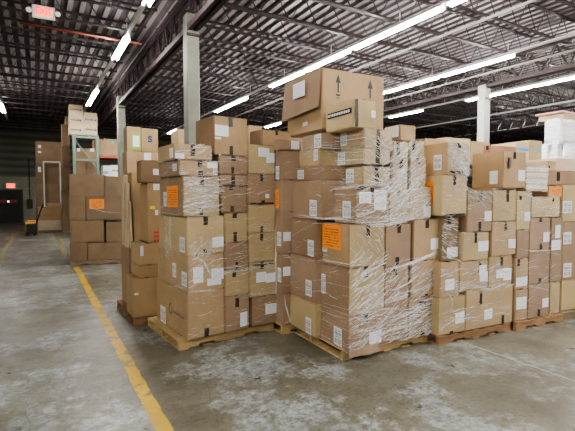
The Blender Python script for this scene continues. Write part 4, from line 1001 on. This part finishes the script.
# exit signs
EXW = flat('sign_white', (.75, .75, .72), .5); EXR = flat('exit_red', (.85, .03, .01), .4, emit=(1, .03, .01), es=.9)
def exit_sign(loc, rz, s, heads, label, nm):
    root = empty(nm, loc, rz); tag(root, label, 'exit sign')
    bm = bmesh.new(); box(bm, -.16*s, 0, -.1*s, .16*s, .05*s, .1*s, bev=.008*s); mesh_obj('sign_body', bm, EXW, root)
    bm = bmesh.new(); box(bm, -.115*s, -.004, -.072*s, .125*s, .002, .078*s); mesh_obj('sign_face', bm, flat('sign_face_%d' % int(s*10), (.85, .42, .30) if heads else (.8, .12, .05), .5, emit=(1, .35, .18) if heads else (1, .12, .05), es=.45 if heads else 1.2), root)
    o = letters('exit_lettering', 'EXIT', .145*s, EXR, root, .004*s); o.location = (.005*s, -.008, .003*s); o.rotation_euler = (PI/2, 0, 0); o.scale = (.78, 1, 1)
    if heads:
        for q in (-1, 1):
            bm = bmesh.new(); cyl(bm, (q*.16*s, .02, 0), (q*.2*s, .02, 0), .012, 8); cyl(bm, (q*.2*s, .06, .01), (q*.2*s, -.03, -.01), .03, 12, r2=.04); mesh_obj('emergency_lamp', bm, EXW, root)
        bm = bmesh.new(); bar(bm, (-.03, .02, .1*s), (-.02, .02, .5), .008); bar(bm, (.03, .02, .1*s), (.0, .02, .5), .008); mesh_obj('hanger', bm, PIPE, root)
    return root
exit_sign(EXIT_NEAR, R_(-4), 1.0, True, 'lit red EXIT sign in white housing hanging from the joists', 'exit_sign')
exit_sign((DXC+.1, Y1-.08, 2.05), 0, 1.55, False, 'small glowing red EXIT sign above the far dark door', 'exit_sign')

# far door
DOOR = flat('door_dark', (.018, .018, .018), .5)
bm = bmesh.new(); box(bm, DXC-.72, Y1-.06, 0, DXC+.6, Y1+.01, 1.78); d_ = tag(mesh_obj('door_1', bm, DOOR), kind='structure')
bm = bmesh.new(); fr = .07
for a in ((DXC-.79, Y1-.08, 0, DXC-.72, Y1, 1.85), (DXC+.6, Y1-.08, 0, DXC+.67, Y1, 1.85), (DXC-.79, Y1-.08, 1.78, DXC+.67, Y1, 1.85)): box(bm, *a)
mesh_obj('door_frame', bm, flat('frame_dim', (.05, .055, .045), .6), d_)
bm = bmesh.new(); box(bm, DXC-.5, Y1-.07, 1.12, DXC-.12, Y1-.058, 1.28); box(bm, DXC+.06, Y1-.07, 1.12, DXC+.4, Y1-.058, 1.28); mesh_obj('door_strip', bm, flat('strip_red', (.16, .03, .02), .5, emit=(.6, .06, .02), es=.03), d_)
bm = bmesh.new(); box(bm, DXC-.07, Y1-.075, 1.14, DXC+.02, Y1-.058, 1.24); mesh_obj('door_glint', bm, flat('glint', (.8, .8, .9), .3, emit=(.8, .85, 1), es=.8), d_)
bm = bmesh.new(); box(bm, DXC+.9, Y1-.14, .8, DXC+1.12, Y1-.002, 1.3, bev=.01)
o = tag(mesh_obj('electrical_box', bm, flat('elec_dark', (.035, .035, .03), .5)), 'dark electrical box on the back wall beside the door', 'electrical box')
bm = bmesh.new(); cyl(bm, (DXC+1.0, Y1-.03, 1.3), (DXC+1.0, Y1-.03, 3.6), .02, 6); mesh_obj('riser', bm, MATS['elec_dark'], o)

# pallet jack
YJ = flat('jack_yellow', (.75, .33, .03), .4); BLK = flat('black_rubber', (.02, .02, .02), .5)
JX, JYY = JACK
root = empty('pallet_jack', (JX+.2, JYY, 0), R_(90)); tag(root, 'orange yellow pallet jack with black tiller by the far dark stack', 'pallet jack')
bm = bmesh.new(); box(bm, -.12, -.05, .1, .24, .35, .52, bev=.03); box(bm, -.08, 0, .52, .2, .3, .58, bev=.02); mesh_obj('motor_cover', bm, YJ, root)
bm = bmesh.new(); box(bm, -.26, -.04, .08, -.13, .3, .46, bev=.02); box(bm, -.02, -.056, .2, .12, -.048, .38); mesh_obj('battery_case', bm, BLK, root)
bm = bmesh.new(); cyl(bm, (-.22, 0, .4), (-.34, -.25, 1.2), .025, 8); mesh_obj('tiller', bm, BLK, root)
bm = bmesh.new(); cyl(bm, (-.48, -.25, 1.2), (-.2, -.27, 1.2), .022, 8); cyl(bm, (-.48, -.25, 1.2), (-.42, -.25, 1.07), .018, 8); cyl(bm, (-.2, -.27, 1.2), (-.26, -.26, 1.07), .018, 8); mesh_obj('tiller_grip', bm, BLK, root)
for y in (-.04, .2):
    bm = bmesh.new(); box(bm, .24, y, .04, .9, y+.12, .09, bev=.01); mesh_obj('fork', bm, YJ, root)
for p_ in ((-.1, .05), (-.1, .3), (.8, .02), (.8, .26)):
    bm = bmesh.new(); r_ = .09 if p_[0] < 0 else .045; cyl(bm, (p_[0], p_[1]-.03, r_), (p_[0], p_[1]+.03, r_), r_, 14); mesh_obj('wheel', bm, BLK, root)

# racks
RG = flat('rack_green', (.16, .22, .18), .5, .2); RO = flat('rack_orange', (.42, .10, .06), .5)
def upright(x0, y0, x1, h, label):
    root = empty('rack_frame', (x0, y0, 0)); tag(root, label, 'rack'); W = x1-x0
    for x in (0, W):
        bm = bmesh.new(); box(bm, x-.05, -.04, 0, x+.05, .04, h, bev=.006); mesh_obj('upright_post', bm, RG, root)
    z = .3; k = 0; step = 1.1
    while z+step < h:
        bm = bmesh.new(); bar(bm, (0 if k % 2 else W, 0, z), (W if k % 2 else 0, 0, z+step), .035); mesh_obj('diagonal_brace', bm, RG, root); z += step; k += 1
    for z in (.3, h-.08, h-.9):
        bm = bmesh.new(); bar(bm, (0, 0, z), (W, 0, z), .07); mesh_obj('cross_brace', bm, RG, root)
    return root
r1 = upright(RK[0], 17.08, RK[1], RK[2], 'green grey rack frame carrying the printed cartons')
for y in (.0, 1.05):
    pass
bm = bmesh.new(); box(bm, -.03, -.03, RK[2]-.02, RK[1]-RK[0]+.03, 1.2, RK[2]+.0); mesh_obj('shelf_deck', bm, RG, r1)
def rack(x0, x1, y0, y1, levels, label, beam, h=None):
    root = empty('storage_rack', (x0, y0, 0)); tag(root, label, 'rack'); W, D = x1-x0, y1-y0; h = h or max(levels)+.1
    for x in (0, W):
        for y in (0, D):
            bm = bmesh.new(); box(bm, x-.04, y-.03, 0, x+.04, y+.03, h, bev=.005); mesh_obj('upright_post', bm, RG, root)
    for z in levels:
        for y in (0, D):
            bm = bmesh.new(); box(bm, 0, y-.025, z-.13, W, y+.025, z-.02, bev=.005); mesh_obj('beam', bm, beam, root)
        bm = bmesh.new(); box(bm, 0, 0, z-.03, W, D, z-.002); mesh_obj('shelf_deck', bm, RG, root)
    return root
def span(keys):
    b = [q[0] for k in keys for q in BX[k][1]]
    return min(q[0] for q in b), max(q[3] for q in b), min(q[1] for q in b), max(q[4] for q in b), min(q[2] for q in b)
a = span('RS')
rack(a[0]-.02, a[1]+.35, min(a[2], 17.6)-.05, a[3]+.1, [span('S')[4], span('R')[4]], 'far storage rack with a red orange beam', RO)
for k, lb in (('H', 'dim storage rack behind the left wrapped pallet'), ('O', 'dim storage rack behind the first column'), ('T', 'storage rack behind the right hand pallets'), ('V', 'low storage rack below the white wrapped tower')):
    a = span(k)
    zs = sorted(set(round(q[0][2], 3) for q in BX[k][1]))
    r = rack(a[0]-.02, a[1]+.02, a[2]+.02, a[3], [a[4]], lb, MATS['elec_dark'], a[4]-.01)
    th = BX[k][0]; x, y = a[0]-.02, a[2]+.02
    r.location = (math.cos(th)*x-math.sin(th)*y, math.sin(th)*x+math.cos(th)*y, 0); r.rotation_euler = (0, 0, th)

# white metal frame before the far dark stack
FW = flat('tube_white', (.55, .55, .5), .5)
root = empty('metal_frame', (FRX[0], 21.3, 0)); tag(root, 'thin pale metal frame standing against the far dark stack', 'frame')
w_ = FRX[1]-FRX[0]
for nm, a, c in (('post', (0, 0, 0), (0, 0, 3.0)), ('post', (w_, 0, 0), (w_, 0, 3.0)), ('crossbar', (0, 0, 3.0), (w_, 0, 3.0))):
    bm = bmesh.new(); bar(bm, a, c, .055); mesh_obj(nm, bm, FW, root)

# white wrapped tower
m, nt, b = new_mat('white_wrap')
v = coord(nt, scale=(1, 1, 5)); n = noise(nt, v, 3, 5, .6, .5)
nt.links.new(ramp(nt, n, [(.3, (.62, .62, .66)), (.6, (.92, .92, .95))]), b.inputs['Base Color']); b.inputs['Roughness'].default_value = .2
bp = nt.nodes.new('ShaderNodeBump'); bp.inputs['Strength'].default_value = .6; bp.inputs['Distance'].default_value = .05; nt.links.new(n, bp.inputs['Height']); nt.links.new(bp.outputs[0], b.inputs['Normal'])
WW = m
tx0, tx1, tz0, tz1, tdep = TOW
root = empty('wrapped_pallet_load', (tx0, 5.5, 0)); tag(root, 'tall tower of goods wholly wrapped in white film, upper right', 'wrapped load')
w_ = tx1-tx0
def lump(x0, y0, z0, x1, y1, z1):
    bm = bmesh.new(); box(bm, x0, y0, z0, x1, y1, z1, bev=.03); bmesh.ops.subdivide_edges(bm, edges=list(bm.edges), cuts=5, use_grid_fill=True)
    for q in bm.verts: q.co += Vector((random.uniform(-1, 1), random.uniform(-1, 1), random.uniform(-1, 1)))*.012
    return bm
mesh_obj('lower_tier', lump(-.08, -.05, .14, w_+.05, tdep+.08, tz0+.12), WW, root, True)
mesh_obj('upper_tier', lump(0, 0, tz0+.12, w_, tdep, tz1), WW, root, True)
o = make_pallet(w_+.1, tdep, 'grey', 'pallet under the white wrapped tower', (tx0-.05, 5.48, 0), 0, 21)
bm = carton_bm(.7, .6, .13, {}); o = mesh_obj('cardboard_carton', bm, [card('l', 0), card('t', 0)]); o.location = (tx0+.12, 5.52, tz1+.005); tag(o, 'flat carton with pink lid on top of the white wrapped tower', 'box')
bm = bmesh.new(); box(bm, -.12, -.02, .13, .78, .62, .17, bev=.01); mesh_obj('lid', bm, flat('lid_pink', (.75, .35, .36), .5), o)

for x, y, z, w_, d_, h_, ln, t_, lb in FL:
    sheet_bundle('flattened_carton', lb, x, y, z, w_, d_, h_, ln, card(t_, 0))

# ------------------------------------------------------------------ world, camera
w = bpy.data.worlds.new('world'); SC.world = w; w.use_nodes = True
w.node_tree.nodes['Background'].inputs[0].default_value = (.5, .5, .55, 1); w.node_tree.nodes['Background'].inputs[1].default_value = .05
cam = bpy.data.cameras.new('camera'); cam.sensor_width = 36; cam.lens = 425/575*36; cam.clip_end = 200
co = link(bpy.data.objects.new('camera', cam)); co.location = (0, 0, 1.6); co.rotation_euler = (R_(90-2.9), 0, R_(-30.5))
SC.camera = co
SC.view_settings.view_transform = VT; SC.view_settings.look = LOOK; SC.view_settings.exposure = EXPO
